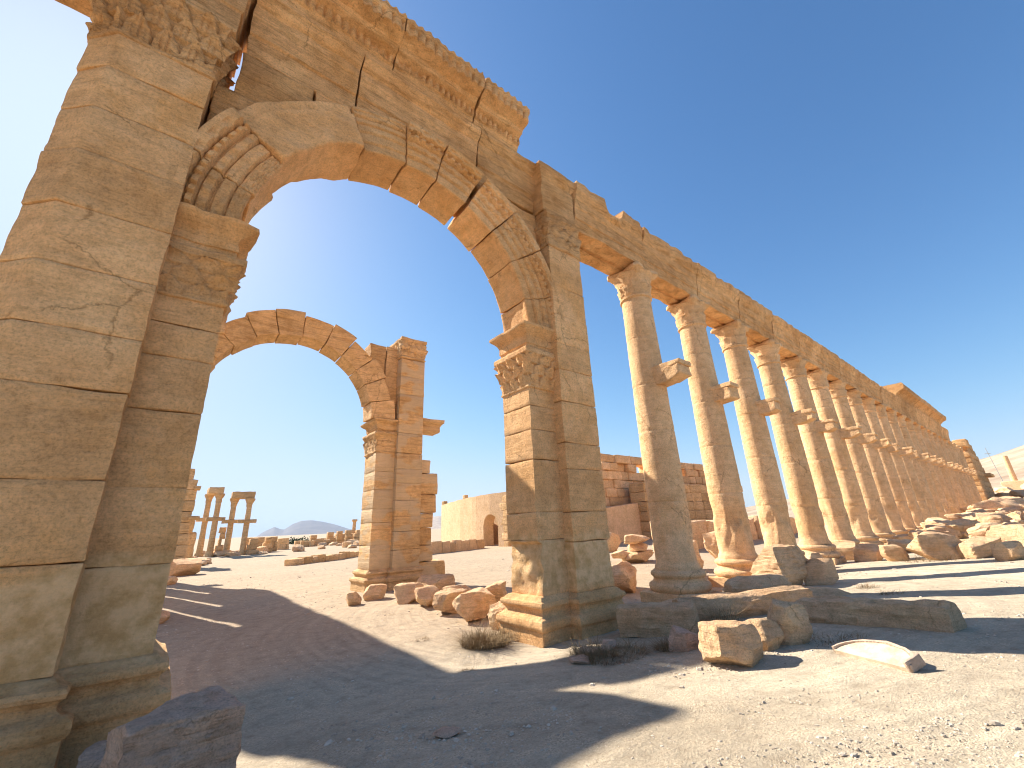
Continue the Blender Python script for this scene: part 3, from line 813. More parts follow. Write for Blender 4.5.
# entablature of the colonnade: one block per bay
ent = thing('entablature', (X0C, YC, 7.6), 'long stone beam of architrave blocks resting on the colonnade capitals', 'entablature')
bays = [(7.52, X0C - .02)] + [(X0C + i * SPC + .02, X0C + (i + 1) * SPC - .02) for i in range(19)]
for i, (a, b) in enumerate(bays):
    mb = MB(); res = .1 if i < 6 else (.2 if i < 10 else .45)
    top = 9.12 + random.uniform(-.05, .05)
    yo = random.uniform(-.02, .02)
    prof = [(6.14 + yo, 7.64), (6.12 + yo, 8.0), (6.09 + yo, 8.02), (6.08 + yo, 8.36), (6.05 + yo, 8.39), (6.04 + yo, 8.62), (5.99 + yo, 8.68), (5.90 + yo, 8.86), (5.88 + yo, top), (7.08, top), (7.08, 7.64), (6.72, 7.64), (6.68, 7.70), (6.60, 7.70), (6.56, 7.64)]
    if i > 9: prof = [(6.12, 7.64), (6.06, 8.5), (5.92, 8.8), (5.9, top), (7.1, top), (7.1, 7.64)]
    wear = random.uniform(.01, .06) if i < 12 else .03
    def fn(x, y, z, i=i, wear=wear, a=a, b=b):
        u = ns(x * .8 + i * 7, 1.3, 2.1)
        if z > 8.7:
            z -= wear * max(0, u + .2) * 2 * (z - 8.7) / .4
            y += max(0, .16 * ns(x * 2.3, i * 4.4, 8.)) if y < 6.5 else 0
        if i == 0:      # broken notch in the first bay
            d = (x - 9.15) / .42
            if z > 8.5 and abs(d) < 1: z -= (z - 8.5) * .75 * (1 - d * d) ** .5
        if i in (0, 1, 3) and z < 7.9: z += .10 * max(0, ns(x * 1.1 + 3 * i, y * 1.5, 4.)) * 1.5
        return (x, y, z)
    V, F = extrude_x(prof, a, b, res, res, fn)
    mb.add(V, F, .022 if i < 10 else .02, 1.9, i * 3.7, rnd_tint(), 4, 1.3)
    part(mb, 'architrave_block', M_STONE, ent, sharp=42)

# surviving stretch of cornice over the far half
cor = thing('cornice_block', (58, YC, 9.2), 'raised cornice still standing on top of the far colonnade beam', 'cornice')
prof = [(6.1, 9.1), (6.05, 9.5), (5.8, 9.75), (5.45, 9.9), (5.4, 10.3), (5.5, 10.45), (7.2, 10.45), (7.2, 9.1)]
for a, b in ((48.5, 56), (56.1, 64.5), (64.6, 72.6)):
    mb = MB(); V, F = extrude_x(prof, a, b, .5, .3); mb.add(V, F, .06, .8, a, rnd_tint(), 3); part(mb, 'cornice_course', M_STONE, cor)

# masonry door-bay closing the far end of the row
ruin = thing('end_pier', (94, 6.6, -1.2), 'tall ruined pier with projecting bracket closing the far end of the colonnade', 'ruin')
mb = MB()
for k in range(13):
    z = -1.6 + k * .85; x1 = 112 - max(0, k - 7) * 1.6; x0 = 94.0 + max(0, k - 10) * .4
    block(mb, (x0 + random.uniform(-.1, .1), 6.0 + random.uniform(0, .1), z), (x1, 7.2, z + .84), .6, .06, .05)
part(mb, 'masonry', M_STONE, ruin)
mb = MB(); block(mb, (106, 5.3, 4.4), (112.8, 6.4, 4.9), .5, .08, .06); part(mb, 'string_course', M_STONE, ruin)
mb = MB(); block(mb, (93.4, 5.8, 8.4), (96.5, 7.3, 9.6), .5, .1, .1); part(mb, 'broken_cap', M_STONE, ruin)

# ------------------------------------------------------------------ cross row of columns hidden behind the near left pier (casts the road's shade)
cr = None
for i, yy in enumerate([20.3 + 4.15 * k for k in range(4)]):
    if cr is None:
        cr = thing('street_column', (-.62, yy, -2.0), '', 'column', 'columns behind the left pier'); c = cr
        column_parts(-.62, yy, 0, c, 1, bracket_dir=(1, 0), seed=22.2)
    else:
        c = copy_tree(cr); c.location = (-.62, yy, -2.0)
    c['label'] = 'column almost hidden behind the left pier, only its bracket showing past the edge'
e2 = thing('entablature', (-.62, 20, 7.6), 'beam on the hidden columns behind the left pier, at the pier edge', 'entablature')
mb = MB(); block(mb, (-1.15, 19.8, 7.66), (-.1, 34.2, 9.0), .4, .05, .05); part(mb, 'architrave_block', M_STONE, e2)

# ------------------------------------------------------------------ distant ruins on the left
def far_col(root, x, y, h, r=.42, br=True, z0=-2.05):
    mb = MB(); V, F = lathe(x, y, [(r * 1.45, z0), (r * 1.45, z0 + .3), (r * 1.05, z0 + .5), (r, z0 + .6), (r * .86, z0 + h - 1.0)], 18, .6); mb.add(V, F, .03, 1, x, .5)
    part(mb, 'shaft', M_FAR, root)
    mb = MB(); V, F = lathe(x, y, [(r * .9, z0 + h - 1.0), (r * 1.0, z0 + h - .6), (r * 1.5, z0 + h - .2), (r * 1.6, z0 + h - .15), (r * 1.6, z0 + h)], 18, .2); mb.add(V, F, .05, 2, x, .4)
    part(mb, 'capital', M_FAR, root)
    if br:
        mb = MB(); block(mb, (x - .95, y - .4, z0 + h * .56), (x + .95, y + .4, z0 + h * .56 + .42), .2, .05, .03); part(mb, 'bracket', M_FAR, root)

def at(azd, d): return d * math.sin(R_(azd)), d * math.cos(R_(azd))
x, y = at(3.55, 66); x2, y2 = at(4.45, 63.5)
t = thing('column_pair', (x, y, -2.05), 'pair of tall distant columns under one cap block, left of the wider pair', 'columns')
far_col(t, x, y, 7.3, .33); far_col(t, x2, y2, 7.2, .33)
mb = MB(); block(mb, (x - .35, y2 - .5, 5.15), (x2 + .35, y + .5, 5.9), .3, .06, .05, fmap=rot_map((x + x2) / 2, (y + y2) / 2, 0)); part(mb, 'lintel', M_FAR, t)
x, y = at(6.0, 63); x2, y2 = at(7.4, 62)
t = thing('column_pair', (x, y, -2.05), 'pair of distant columns with an arched opening under their lintel, beside the low walls', 'columns')
far_col(t, x - .1, y, 6.6, .33); far_col(t, x2, y2, 6.5, .33)
mb = MB(); block(mb, (x - .5, y - 1.0, 4.5), (x2 + .5, y + .5, 5.3), .3, .06, .05); part(mb, 'lintel', M_FAR, t)

def ruin_wall(label, azd, d, w_, h, dep=1.0, rot=0., name='ruined_wall', mat=None, courses=None, group=None, z0=-2.1, ragged=.5, cat='ruin'):
    x, y = at(azd, d); root_loc = (x, y, z0); mb = MB(); n = courses or max(1, int(round(h / .7))); ch = h / n
    fm = rot_map(x, y, rot)
    for k in range(n):
        xx = x - w_ / 2 + random.uniform(0, .3 * ragged * k); end = x + w_ / 2 - random.uniform(0, .4 * ragged * k)
        while xx < end:
            L = random.uniform(.8, 1.9); xe = min(xx + L, end)
            if xe - xx > .25 and not (k == n - 1 and random.random() < .35 * ragged):
                block(mb, (xx + .01, y - dep / 2 + random.uniform(-.05, .05), z0 + k * ch), (xe - .01, y + dep / 2, z0 + (k + 1) * ch - .012), .4, .05, .05, fmap=fm)
            xx = xe
    o = mb.build(name, mat or M_FAR, loc=root_loc); tag(o, label, cat, group); return o

# tall ruin just right of the near left pier
t = thing('tall_ruin', (1.6, 45, -2.05), 'tall ruined pier with jutting brackets at the edge of the near left pier', 'ruin')
mb = MB()
for k in range(9):
    x1 = 1.85 + random.uniform(-.1, .1) - (.35 if k > 7 else 0)
    block(mb, (.3, 44.3, -2.1 + k * .86), (x1, 45.7, -2.1 + (k + 1) * .86 - .02), .4, .06, .05)
part(mb, 'masonry', M_FAR, t)
for z in (1.5, 3.9):
    mb = MB(); block(mb, (1.6, 44.0, z), (2.35 if z < 3 else 2.05, 45, z + .3), .2, .05, .04); part(mb, 'bracket', M_FAR, t)
t2 = thing('tall_ruin', (2.4, 50, -2.05), 'low broken masonry in front of the tall ruin at the pier edge', 'ruin')
mb = MB(); block(mb, (1.7, 49, -2.1), (2.6, 50, .6), .4, .1, .1); block(mb, (1.8, 49, .6), (2.3, 50, 1.8), .4, .1, .1); part(mb, 'masonry', M_FAR, t2)

ruin_wall('slim broken pillar standing between the two distant column pairs', 5.2, 64, .9, 4.0, 1, 0, name='broken_pillar', cat='pillar')
ruin_wall('low distant wall behind the wider pair of columns', 8.9, 70, 4.4, 2.0)
ruin_wall('square distant doorway pier at the right end of the low ruins', 9.7, 66, 1.1, 2.6, name='broken_pillar', cat='pillar')
ruin_wall('leaning distant pier just right of the wider column pair', 8.3, 62, 1.4, 2.5, name='broken_pillar', cat='pillar')
for k, (a, d, w_, h) in enumerate(((11.2, 76, 1.6, 1.7), (12.4, 84, 6.5, 1.0), (14.4, 86, 6, 1.1), (16.2, 88, 1.3, 2.3), (17.2, 86, 1.2, 2.4), (18.2, 84, 1.3, 2.5), (19.3, 84, 1.5, 2.5), (17.6, 92, 12, 1.9), (20.6, 90, 6, 1.9))):
    lab = ['short stub of wall at the foot of the mountain view', 'very low wall line under the blue mountain', 'low wall line continuing under the mountain peak'][k] if k < 3 else ('long low ruin behind the row of stubby pillars' if k == 7 else ('low ruin touching the far arch pier at the horizon' if k == 8 else 'stubby square pillar in the far row by the arch pier'))
    ruin_wall(lab, a, d, w_, h, .9, name='broken_pillar' if 3 <= k <= 6 else 'ruined_wall', group='stubby pillars by the far arch' if 3 <= k <= 6 else None)
x, y = at(18.8, 95)
t = thing('broken_column', (x, y, -.4), 'small lone column stub standing up on the far ruins beside the arch pier', 'column')
mb = MB(); block(mb, (x - 1.4, y - .8, -.6), (x + 1.4, y + .8, .4), .4, .1, .08); V, F = lathe(x, y, [(.35, .4), (.3, 2.0), (.55, 2.2), (.5, 2.5)], 12, .4); mb.add(V, F, .05, 1, 3.); part(mb, 'shaft', M_FAR, t)

# low kerb walls across the open ground
def low_wall(p0, p1, h, dep, label, name='low_wall', mat=None):
    a = Vector(p0); b = Vector(p1); L = (b - a).length; ang = math.atan2(b.y - a.y, b.x - a.x); mb = MB(); s = 0
    while s < L:
        l = random.uniform(.5, 1.3); e = min(L, s + l); hh = h * random.uniform(.8, 1.1)
        V, F = rbox((s, -dep / 2, -.15), (e - .02, dep / 2, hh), .2, .06)
        V = [(a.x + x * math.cos(ang) - yy * math.sin(ang), a.y + x * math.sin(ang) + yy * math.cos(ang), -2.02 + z) for x, yy, z in V]
        mb.add(V, F, .05, 1.6, random.uniform(0, 50), rnd_tint()); s = e
    o = mb.build(name, mat or M_FAR, loc=(a.x, a.y, -2.02)); tag(o, label, 'wall')
low_wall((7.3, 34.2), (14.6, 39.9), .48, .7, 'low line of kerb stones crossing the open ground left of the far pier')
low_wall((14.4, 33.0), (25.0, 36.2), .95, .6, 'low rendered wall running from the far pier to the arched doorway', mat=M_PLASTER)

# ------------------------------------------------------------------ theatre wall with arched doorway
def theatre():
    t = thing('theatre_wall', (27, 36, -2.05), 'curved pale rendered building wall with an arched doorway behind the pier', 'building')
    P = [(27.1, 34.7), (26.85, 37.5), (26.9, 40.5), (27.6, 44.5), (28.8, 49), (30.4, 54)]
    def pt(s):   # arclength param over polyline
        acc = 0
        for a, b in zip(P, P[1:]):
            L = math.dist(a, b)
            if s <= acc + L or b == P[-1]:
                u = (s - acc) / L; d = ((b[0] - a[0]) / L, (b[1] - a[1]) / L)
                return a[0] + (b[0] - a[0]) * u, a[1] + (b[1] - a[1]) * u, (d[1], -d[0])
            acc += L
    S = sum(math.dist(a, b) for a, b in zip(P, P[1:]))
    c, hw, spr = 2.75, 1.25, .0   # doorway centre, half width; arch springs at z
    z0, z1 = -2.15, 3.30
    V = []; F = []
    ss = sorted(set([0, .4, .8, 1.2, c - hw] + [c - hw + 2 * hw * i / 10 for i in range(11)] + list(np.arange(c + hw + .5, S, .9)) + [S]))
    def zo(s):
        if abs(s - c) >= hw - 1e-6: return z0
        return spr + math.sqrt(hw * hw - (s - c) ** 2) * .95
    cols = []
    for s in ss:
        x, y, n = pt(s); zb = zo(s); inside = abs(s - c) < hw + 1e-6
        zb = spr if abs(abs(s - c) - hw) < 1e-6 else zb
        cols.append((s, x, y, n, zb, inside))
    dep = 1.3; nz = 8
    def col(x, y, zb, zt): 
        k = len(V)
        for i in range(nz + 1): V.append((x, y, zb + (zt - zb) * i / nz))
        return k
    prev = None
    for (s, x, y, n, zb, ins) in cols:
        ztop = z1 - .012 * s + .05 * ns(s * .6, 1, 2)
        # n points to the right of travel (towards +x): inner side
        cur = {}
        zbL = z0 if (not ins or abs(s - (c - hw)) < 1e-6) else zb
        zbR = z0 if (not ins or abs(s - (c + hw)) < 1e-6) else zb
        cur['oL'] = col(x, y, zbL, ztop); cur['oR'] = col(x, y, zbR, ztop)
        cur['iL'] = col(x + n[0] * dep, y + n[1] * dep, zbL, ztop); cur['iR'] = col(x + n[0] * dep, y + n[1] * dep, zbR, ztop)
        if abs(s - (c - hw)) < 1e-6: cur['oR'] = col(x, y, zb, ztop); cur['iR'] = col(x + n[0] * dep, y + n[1] * dep, zb, ztop)
        if abs(s - (c + hw)) < 1e-6: cur['oL'] = col(x, y, zb, ztop); cur['iL'] = col(x + n[0] * dep, y + n[1] * dep, zb, ztop)
        if prev:
            for side in 'oi':
                a, b = prev[side + 'R'], cur[side + 'L']
                for i in range(nz): F.append((a + i, b + i, b + i + 1, a + i + 1))
            F.append((prev['oR'] + nz, cur['oL'] + nz, cur['iL'] + nz, prev['iR'] + nz))
            F.append((prev['oR'], prev['iR'], cur['iL'], cur['oL']))
        # jambs
        if abs(s - (c - hw)) < 1e-6: F.append((cur['oL'], cur['oL'] + nz, cur['iL'] + nz, cur['iL']))
        if abs(s - (c + hw)) < 1e-6: F.append((cur['oR'], cur['oR'] + nz, cur['iR'] + nz, cur['iR']))
        if s == 0: F.append((cur['oR'], cur['oR'] + nz, cur['iR'] + nz, cur['iR']))
        prev = cur
    mb = MB(); mb.add(V, F, .0, tint=.6)
    part(mb, 'wall', M_PLASTER, t, sharp=30)
    # corner quoins beside the doorway, proud of the render
    q = MB(); x, y, n = pt(.0)
    for k in range(7):
        z = -2.1 + k * .72
        block(q, (x - .06 - .03 * (k % 2), y - .05, z), (x + .9, y + .95 + .25 * (k % 2), z + .70), .3, .03, .02)
    part(q, 'quoins', M_FAR, t)
    # door set back in the passage
    x, y, n = pt(c - .35); d = MB(); block(d, (x + 1.2, y - 1.0, -2.1), (x + 1.32, y + .1, .05), .3, .01, 0); part(d, 'door', M_DOOR, t)
    # back of the vaulted passage
    v = MB(); x, y, n = pt(c); block(v, (x + 3.2, y - 2.8, -2.1), (x + 3.7, y + 6.5, 2.8), .4, .02, .01); part(v, 'passage_back', M_PLASTER, t)
    # little posts on the roof
    p = MB(); x, y, n = pt(9.0); block(p, (x + .1, y - .25, 3.1), (x + .6, y + .25, 3.65), .2, .05, .03); part(p, 'roof_stone', M_FAR, t)
    p = MB(); x, y, n = pt(19.3); block(p, (x + .1, y - .3, 3.0), (x + .7, y + .3, 3.6), .2, .05, .03); part(p, 'roof_stone', M_FAR, t)
theatre()

# ------------------------------------------------------------------ walls behind the colonnade
def masonry_wall(x0, x1, y, z0, z1, dep, label, mat, ch=.62, name='masonry_wall', ragged=.6, rock_top=True):
    mb = MB(); n = int(round((z1 - z0) / ch)); ch = (z1 - z0) / n
    for k in range(n):
        xx = x0 - random.uniform(0, .8); 
        while xx < x1:
            L = random.uniform(1.0, 2.9); xe = min(xx + L, x1); top = k >= n - 2
            if not (top and random.random() < .25 * ragged) and xe - xx > .2:
                o = random.uniform(-.16, .16) * (1.8 if top else 1)
                block(mb, (max(xx, x0) + .01, y + o, z0 + k * ch + .005), (xe - .01, y + dep, z0 + (k + 1) * ch - .01), .35, .06 if not top else .12, .04 if not top else .09)
            xx = xe
    o = mb.build(name, mat, loc=((x0 + x1) / 2, y, z0)); tag(o, label, 'wall'); return o
masonry_wall(28.0, 66.0, 28.2, -2.1, 6.75, 1.6, 'tall ruined wall of stacked blocks behind the first columns', M_COLUMN, .85, ragged=.5)
o = None
mb = MB(); V, F = surf_box(lin(27.4, 37.6, .6), lin(25.6, 27.0, .5), lin(0, 1, .12))
V = [(x, y + .10 * (x - 30), -2.1 + z * (2.95 + .08 * (x - 28))) for x, y, z in V]; mb.add(V, F, .02, .8, 3, .6)
o = mb.build('rendered_wall', M_PLASTER, loc=(32, 26, -2.1)); tag(o, 'smooth low rendered wall between the arch pier and the first column', 'wall')
mb = MB()
xx = 37.4
while xx < 56:
    for k in range(6):
        block(mb, (xx, 25.2 + .05 * k, -2.1 + k * .95), (xx + 2.2, 27.2, -2.1 + (k + 1) * .95 - .02), .5, .05, .04)
    xx += 2.25
o = mb.build('masonry_wall', M_FAR, loc=(46, 26, -2.1)); tag(o, 'big square coursed blocks of a terrace wall seen between the first three columns', 'wall')
mb = MB()
xx = 24.5
while xx < 44:
    L = random.uniform(1.4, 2.6)
    block(mb, (xx, 15.2 + random.uniform(-.2, .2), -2.1), (xx + L - .05, 16.6, -.3 + random.uniform(-.12, .2)), .3, .14, .12); xx += L
o = mb.build('masonry_wall', M_ROCK, loc=(34, 16, -2.1)); tag(o, 'row of rough pitted blocks behind the second and third columns', 'wall')

# ------------------------------------------------------------------ loose stones, each one a thing
def place_rock(name, label, cat, cx, cy, dims, seed, rot=0., tilt=(0, 0), sink=.06, mat=None, group=None, z=None, **kw):
    if math.hypot(cx, cy) < 13: kw['sub'] = 5
    V, F = rock(dims, seed, **kw); mb = MB()
    Rm = Matrix.Rotation(rot, 3, 'Z') @ Matrix.Rotation(tilt[0], 3, 'X') @ Matrix.Rotation(tilt[1], 3, 'Y')
    V = [tuple(Rm @ Vector(p)) for p in V]; zm = min(p[2] for p in V)
    zz = (gz(cx, cy) if z is None else z) - sink - zm
    mb.v = V; mb.f = F; mb.t = [random.uniform(.3, .7)] * len(V)
    o = mb.build(name, mat or M_ROCK, smooth=True, sharp=32); o.location = (cx, cy, zz); tag(o, label, cat, group); return o

place_rock('boulder', 'grey layered boulder at the very front beside the left pier base', 'boulder', .30, 3.95, (.64, .95, .86), 3, rot=.12, sink=.10, mat=M_GREYROCK, sub=5, cuts=6, amp=.10, strata=.045, box=.75, z=-1.80)
place_rock('boulder', 'dark rough stone wedged under the left pier base moulding', 'boulder', .02, 5.75, (.5, .45, .36), 5, mat=M_GREYROCK, strata=.03, box=.5)
# boulders between the two piers
G = 'boulders in a line between the two arch piers'
for lab, px, py, d, sd_, rz in (
    ('rounded boulder touching the front corner of the far pier', 5.55, 14.1, (.70, .6, .46), 11, .3),
    ('small triangular stone alone on the ground left of the far pier', 4.75, 13.6, (.42, .36, .36), 12, .1),
    ('upright boulder just right of the far pier, split from its neighbour', 6.05, 12.6, (.95, .8, .56), 13, .7),
    ('squarish boulder leaning on the split boulder near the far pier', 6.1, 11.5, (.85, .75, .54), 14, 1.2),
    ('long pale boulder lying mid-way between the two piers', 6.2, 10.4, (1.25, .8, .52), 15, .6),
    ('big cracked pale boulder behind the dry shrub by the near pier', 6.1, 9.2, (1.1, .85, .60), 16, .4),
    ('flat boulder behind the line, in shade beside the far pier steps', 7.3, 13.5, (1.3, 1.0, .6), 17, .2),
    ('pale boulder against the back left of the near right pier', 7.0, 9.6, (.8, .75, .68), 18, .9),
    ('small boulder squeezed beside the jamb of the near right pier', 6.05, 8.0, (.6, .55, .5), 19, .2),
    ('boulder in the gap behind the long pale boulder', 6.9, 11.2, (.9, .8, .55), 20, .5)):
    place_rock('boulder', lab, 'boulder', px, py, d, sd_, rot=rz, cuts=6, amp=.10, strata=.012, group=G, box=.6)
# fallen architectural pieces in front of the colonnade
def drum(name, label, p0, p1, r0, r1, seed, mat, sq=.0, amp=.05, strat=True):
    a = Vector(p0); b = Vector(p1); ax = (b - a); L = ax.length; ax.normalize(); up = Vector((0, 0, 1)); sd2 = ax.cross(up).normalized(); up2 = sd2.cross(ax)
    V = []; F = []; n = 40; m = int(L / .06)
    prof = [(0, .55), (0, .93), (.04, 1.0)] + [(L * i / m, 1.0) for i in range(1, m) if .06 < L * i / m < L - .06] + [(L - .04, 1.), (L, .93), (L, .55)]
    for (s, k) in prof:
        for i in range(n):
            t = 2 * math.pi * i / n; c, q = math.cos(t), math.sin(t)
            w_ = 1.0 / max(abs(c), abs(q)) ** sq if sq else 1.
            r = (r0 + (r1 - r0) * s / L) * k * w_
            d = sd2 * c + up2 * q
            e = amp * (ns(s * 1.2 + seed, c * 1.5, q * 1.5) + .5 * ns(s * 3 + seed, c * 3.5, q * 3.5) + .3 * ns(s * 7, c * 9 + seed, q * 9))
            if strat: e += .018 * ns(s * 1.5, c * 14 + seed, q * 14)
            V.append(tuple(a + ax * s + d * (r + e)))
    M = len(prof)
    for j in range(M - 1):
        for i in range(n): F.append((j * n + i, j * n + (i + 1) % n, (j + 1) * n + (i + 1) % n, (j + 1) * n + i))
    F.append(tuple(range(n))); F.append(tuple((M - 1) * n + i for i in range(n)))
    mb = MB(); mb.add(V, F, .012, 6, seed, .5)
    c = (a + b) / 2
    o = mb.build(name, mat, loc=(c.x, c.y, c.z)); tag(o, label, 'stone'); return o

drum('fallen_column', 'thick fallen column block with a cracked left end, nearest the near right pier', (6.75, 5.45, -1.70), (7.25, 4.25, -1.62), .25, .25, 4.1, M_ROCK, sq=.7, amp=.035)
drum('fallen_column', 'long grooved fallen column lying behind the two front rocks', (7.9, 5.0, -1.70), (10.1, 3.55, -1.60), .24, .24, 7.7, M_ROCK, sq=.4)
drum('fallen_column', 'longest fallen column shaft, its right end on the open sand', (8.6, 3.1, -1.56), (8.25, 1.2, -1.42), .23, .22, 9.2, M_ROCK, sq=.5, amp=.05)
place_rock('boulder', 'bright angular rock in the foreground, flat sunlit top', 'boulder', 5.75, 2.95, (.72, .55, .47), 33, rot=-.9, sub=5, box=.8, amp=.09, strata=.02, cuts=5)
place_rock('boulder', 'small smooth pinkish rock right of the bright angular rock', 'boulder', 6.55, 2.92, (.46, .42, .36), 34, rot=.4, box=.35, amp=.05, cuts=4)
place_rock('boulder', 'rough brown rock leaning on the left part of the longest fallen column', 'boulder', 7.0, 2.78, (.58, .5, .50), 35, rot=.9, box=.5, amp=.10, cuts=6, mat=M_ROCK)
place_rock('boulder', 'low dark rock tucked under the thick fallen column block', 'boulder', 6.2, 3.9, (.6, .45, .30), 36, rot=.2, mat=M_GREYROCK, box=.6)
place_rock('boulder', 'broken slab lying in front of the base of the second column', 'boulder', 11.5, 4.9, (1.9, .9, .52), 37, rot=-.35, mat=M_ROCK, box=.85, strata=.02, amp=.10)
place_rock('boulder', 'flat shaded slab ending in a pale corner beside the longest fallen column', 'boulder', 11.6, 3.7, (1.2, .6, .28), 38, rot=-.5, mat=M_ROCK, box=.85, amp=.08)
place_rock('boulder', 'layered stump of rock at the foot of the third column', 'boulder', 13.6, 5.15, (1.35, 1.1, 1.12), 39, rot=-.3, sub=5, box=.9, strata=.045, amp=.07, cuts=5)
place_rock('boulder', 'leaning sliver of stone against the right side of the layered stump', 'boulder', 13.9, 4.4, (.35, .8, .7), 40, rot=.5, tilt=(0, .45), box=.9, amp=.05)
place_rock('boulder', 'flat pale footing slab under the base of the first column', 'slab', 10.4, 5.95, (1.8, 1.1, .26), 41, rot=-.1, box=1.0, amp=.08, cuts=2)
place_rock('boulder', 'small dark block between the third and fourth columns', 'boulder', 19.2, 6.3, (1.0, .8, .6), 42, box=.9, mat=M_ROCK)
# pile behind the first columns
G = 'stones piled behind the first columns'
for lab, px, py, pz, d, sd_ in (
    ('large pitted block just left of the first column base', 11.3, 8.9, None, (1.5, .9, .85), 51),
    ('smaller block at ground level beside the near right pier', 9.9, 8.6, None, (.8, .7, .5), 52),
    ('flat stone topmost of the pile beside the first column', 19.2, 13.9, -1.10, (1.9, 1.1, .42), 53),
    ('second flat stone of the pile, under the topmost one', 19.4, 14.1, -1.45, (1.6, 1.0, .42), 54),
    ('low flat stone left in the pile, close to the pier edge', 18.4, 14.3, -1.75, (1.2, .8, .38), 55),
    ('grey block behind the pile, near the rendered wall', 24.5, 20.5, None, (2.2, 1.6, 1.3), 56),
    ('pale tumbled block between the first and second columns', 15.2, 9.0, None, (1.5, 1.1, 1.1), 57),
    ('tilted pale block behind the second column base', 16.8, 10.0, None, (1.4, 1.2, 1.2), 58),
    ('dark tumbled block behind the third column', 21.0, 10.5, None, (2.0, 1.2, 1.4), 59),
    ('wedge of stone lying low between the first two column bases', 13.0, 7.6, None, (1.1, .8, .6), 60),
    ('supporting block at the bottom of the flat-stone pile', 19.0, 14.0, None, (1.9, 1.2, .6), 61)):
    place_rock('boulder', lab, 'boulder', px, py, d, sd_, rot=sd_ * .37 % .5, z=pz, box=.85, group=G, amp=.10)

# half-round slab lying in front: pale face, thin dark rim
def half_slab():
    t = thing('carved_slab', (6.35, 1.75, -1.58), 'thin pale half-round slab with a raised curved rim lying tilted on the sand', 'slab')
    a = Vector((6.52, 2.12, -1.56)); b = Vector((6.02, 1.36, -1.50)); c = (a + b) / 2; u = (b - a).normalized(); Rr = (b - a).length / 2
    side = Vector((.80, -.53, .0)).normalized(); side = (side * .93 + Vector((0, 0, .36))).normalized()
    nrm = u.cross(side).normalized();  nrm = nrm if nrm.z > 0 else -nrm
    V = []; F = []; n = 24
    pts = [c + u * (-Rr * math.cos(math.pi * i / n)) + side * (Rr * .62 * math.sin(math.pi * i / n)) for i in range(n + 1)]
    for off in (0, -.06):
        for p in pts: V.append(tuple(p + nrm * off))
    m = n + 1; F.append(tuple(range(m))); F.append(tuple(m + i for i in reversed(range(m))))
    for i in range(m): F.append((i, (i + 1) % m, m + (i + 1) % m, m + i))
    mb = MB(); mb.add(V, F, .012, 4, 2, .5); part(mb, 'face', M_SLAB, t)
    V = []; F = []
    for i in range(n + 1):
        p = pts[i]; rd = (p - c).normalized()
        for q in (p + nrm * -.05, p + rd * .03 + nrm * -.04, p + rd * .028 + nrm * .022, p - rd * .0 + nrm * .02): V.append(tuple(q))
    for i in range(n):
        for k in range(4): F.append((i * 4 + k, i * 4 + (k + 1) % 4, (i + 1) * 4 + (k + 1) % 4, (i + 1) * 4 + k))
    F.append((0, 1, 2, 3)); F.append((n * 4, n * 4 + 1, n * 4 + 2, n * 4 + 3))
    mb = MB(); mb.add(V, F, .016, 5, 5, .5); part(mb, 'rim', M_SLABEDGE, t)
    mb = MB(); V, F = rbox((-.018, -.13, -.06), (.018, .07, .05), .06, .008)
    Rm = Matrix((side, nrm.cross(side), nrm)).transposed(); mb.add([tuple(b + side * .12 + Matrix.Rotation(0, 3, 'Z') @ Vector((side * y + u * x + nrm * z))) for x, y, z in V], F, .008, 4, 5, .4); part(mb, 'end_block', M_SLABEDGE, t)
half_slab()

# boulders along the right and rubble field
G = 'boulders in the row beyond the sunlit ground'
for lab, px, py, d, sd_, rz in (
    ('wide rough boulder leftmost in the row beyond the column shadows', 23.3, 6.4, (1.7, 1.2, .78), 71, .2),
    ('rough boulder second from the left in the row beyond the column shadows', 21.7, 5.0, (1.1, .95, .66), 72, .9),
    ('small pitted boulder left of the big smooth block', 20.9, 4.1, (.85, .8, .6), 73, .4),
    ('big smooth grey block with a flat top, largest in the row', 20.6, 2.9, (1.55, 1.1, .86), 74, -1.1),
    ('layered block right of the big smooth grey block', 20.6, 1.9, (1.1, .8, .66), 75, -.8),
    ('pinkish square block at the right end of the row', 18.95, 1.2, (.75, .6, .55), 76, .3),
    ('broad flat block above the pinkish square block', 21.6, 1.0, (1.6, 1.0, .85), 77, -.5)):
    place_rock('boulder', lab, 'boulder', px, py, d, sd_, rot=rz, box=.85, cuts=5, amp=.07, strata=.012, group=G)
rr = random.Random(21); lib = []
for k in range(10):
    V, F = rock((1.9, 1.3, .95) if k % 2 else (1.6, 1.2, .6), 100 + k, sub=4, cuts=3, box=1.0 if k % 3 else .8, amp=.14, strata=.02)
    mb = MB(); mb.v = V; mb.f = F; mb.t = [rr.uniform(.2, .9)] * len(V); lib.append(mb)
meshes = []
cnt = 0
labs = ['tumbled block in the rubble field at the foot of the colonnade', 'flat slab in the rubble field right of the colonnade']
tries = 0
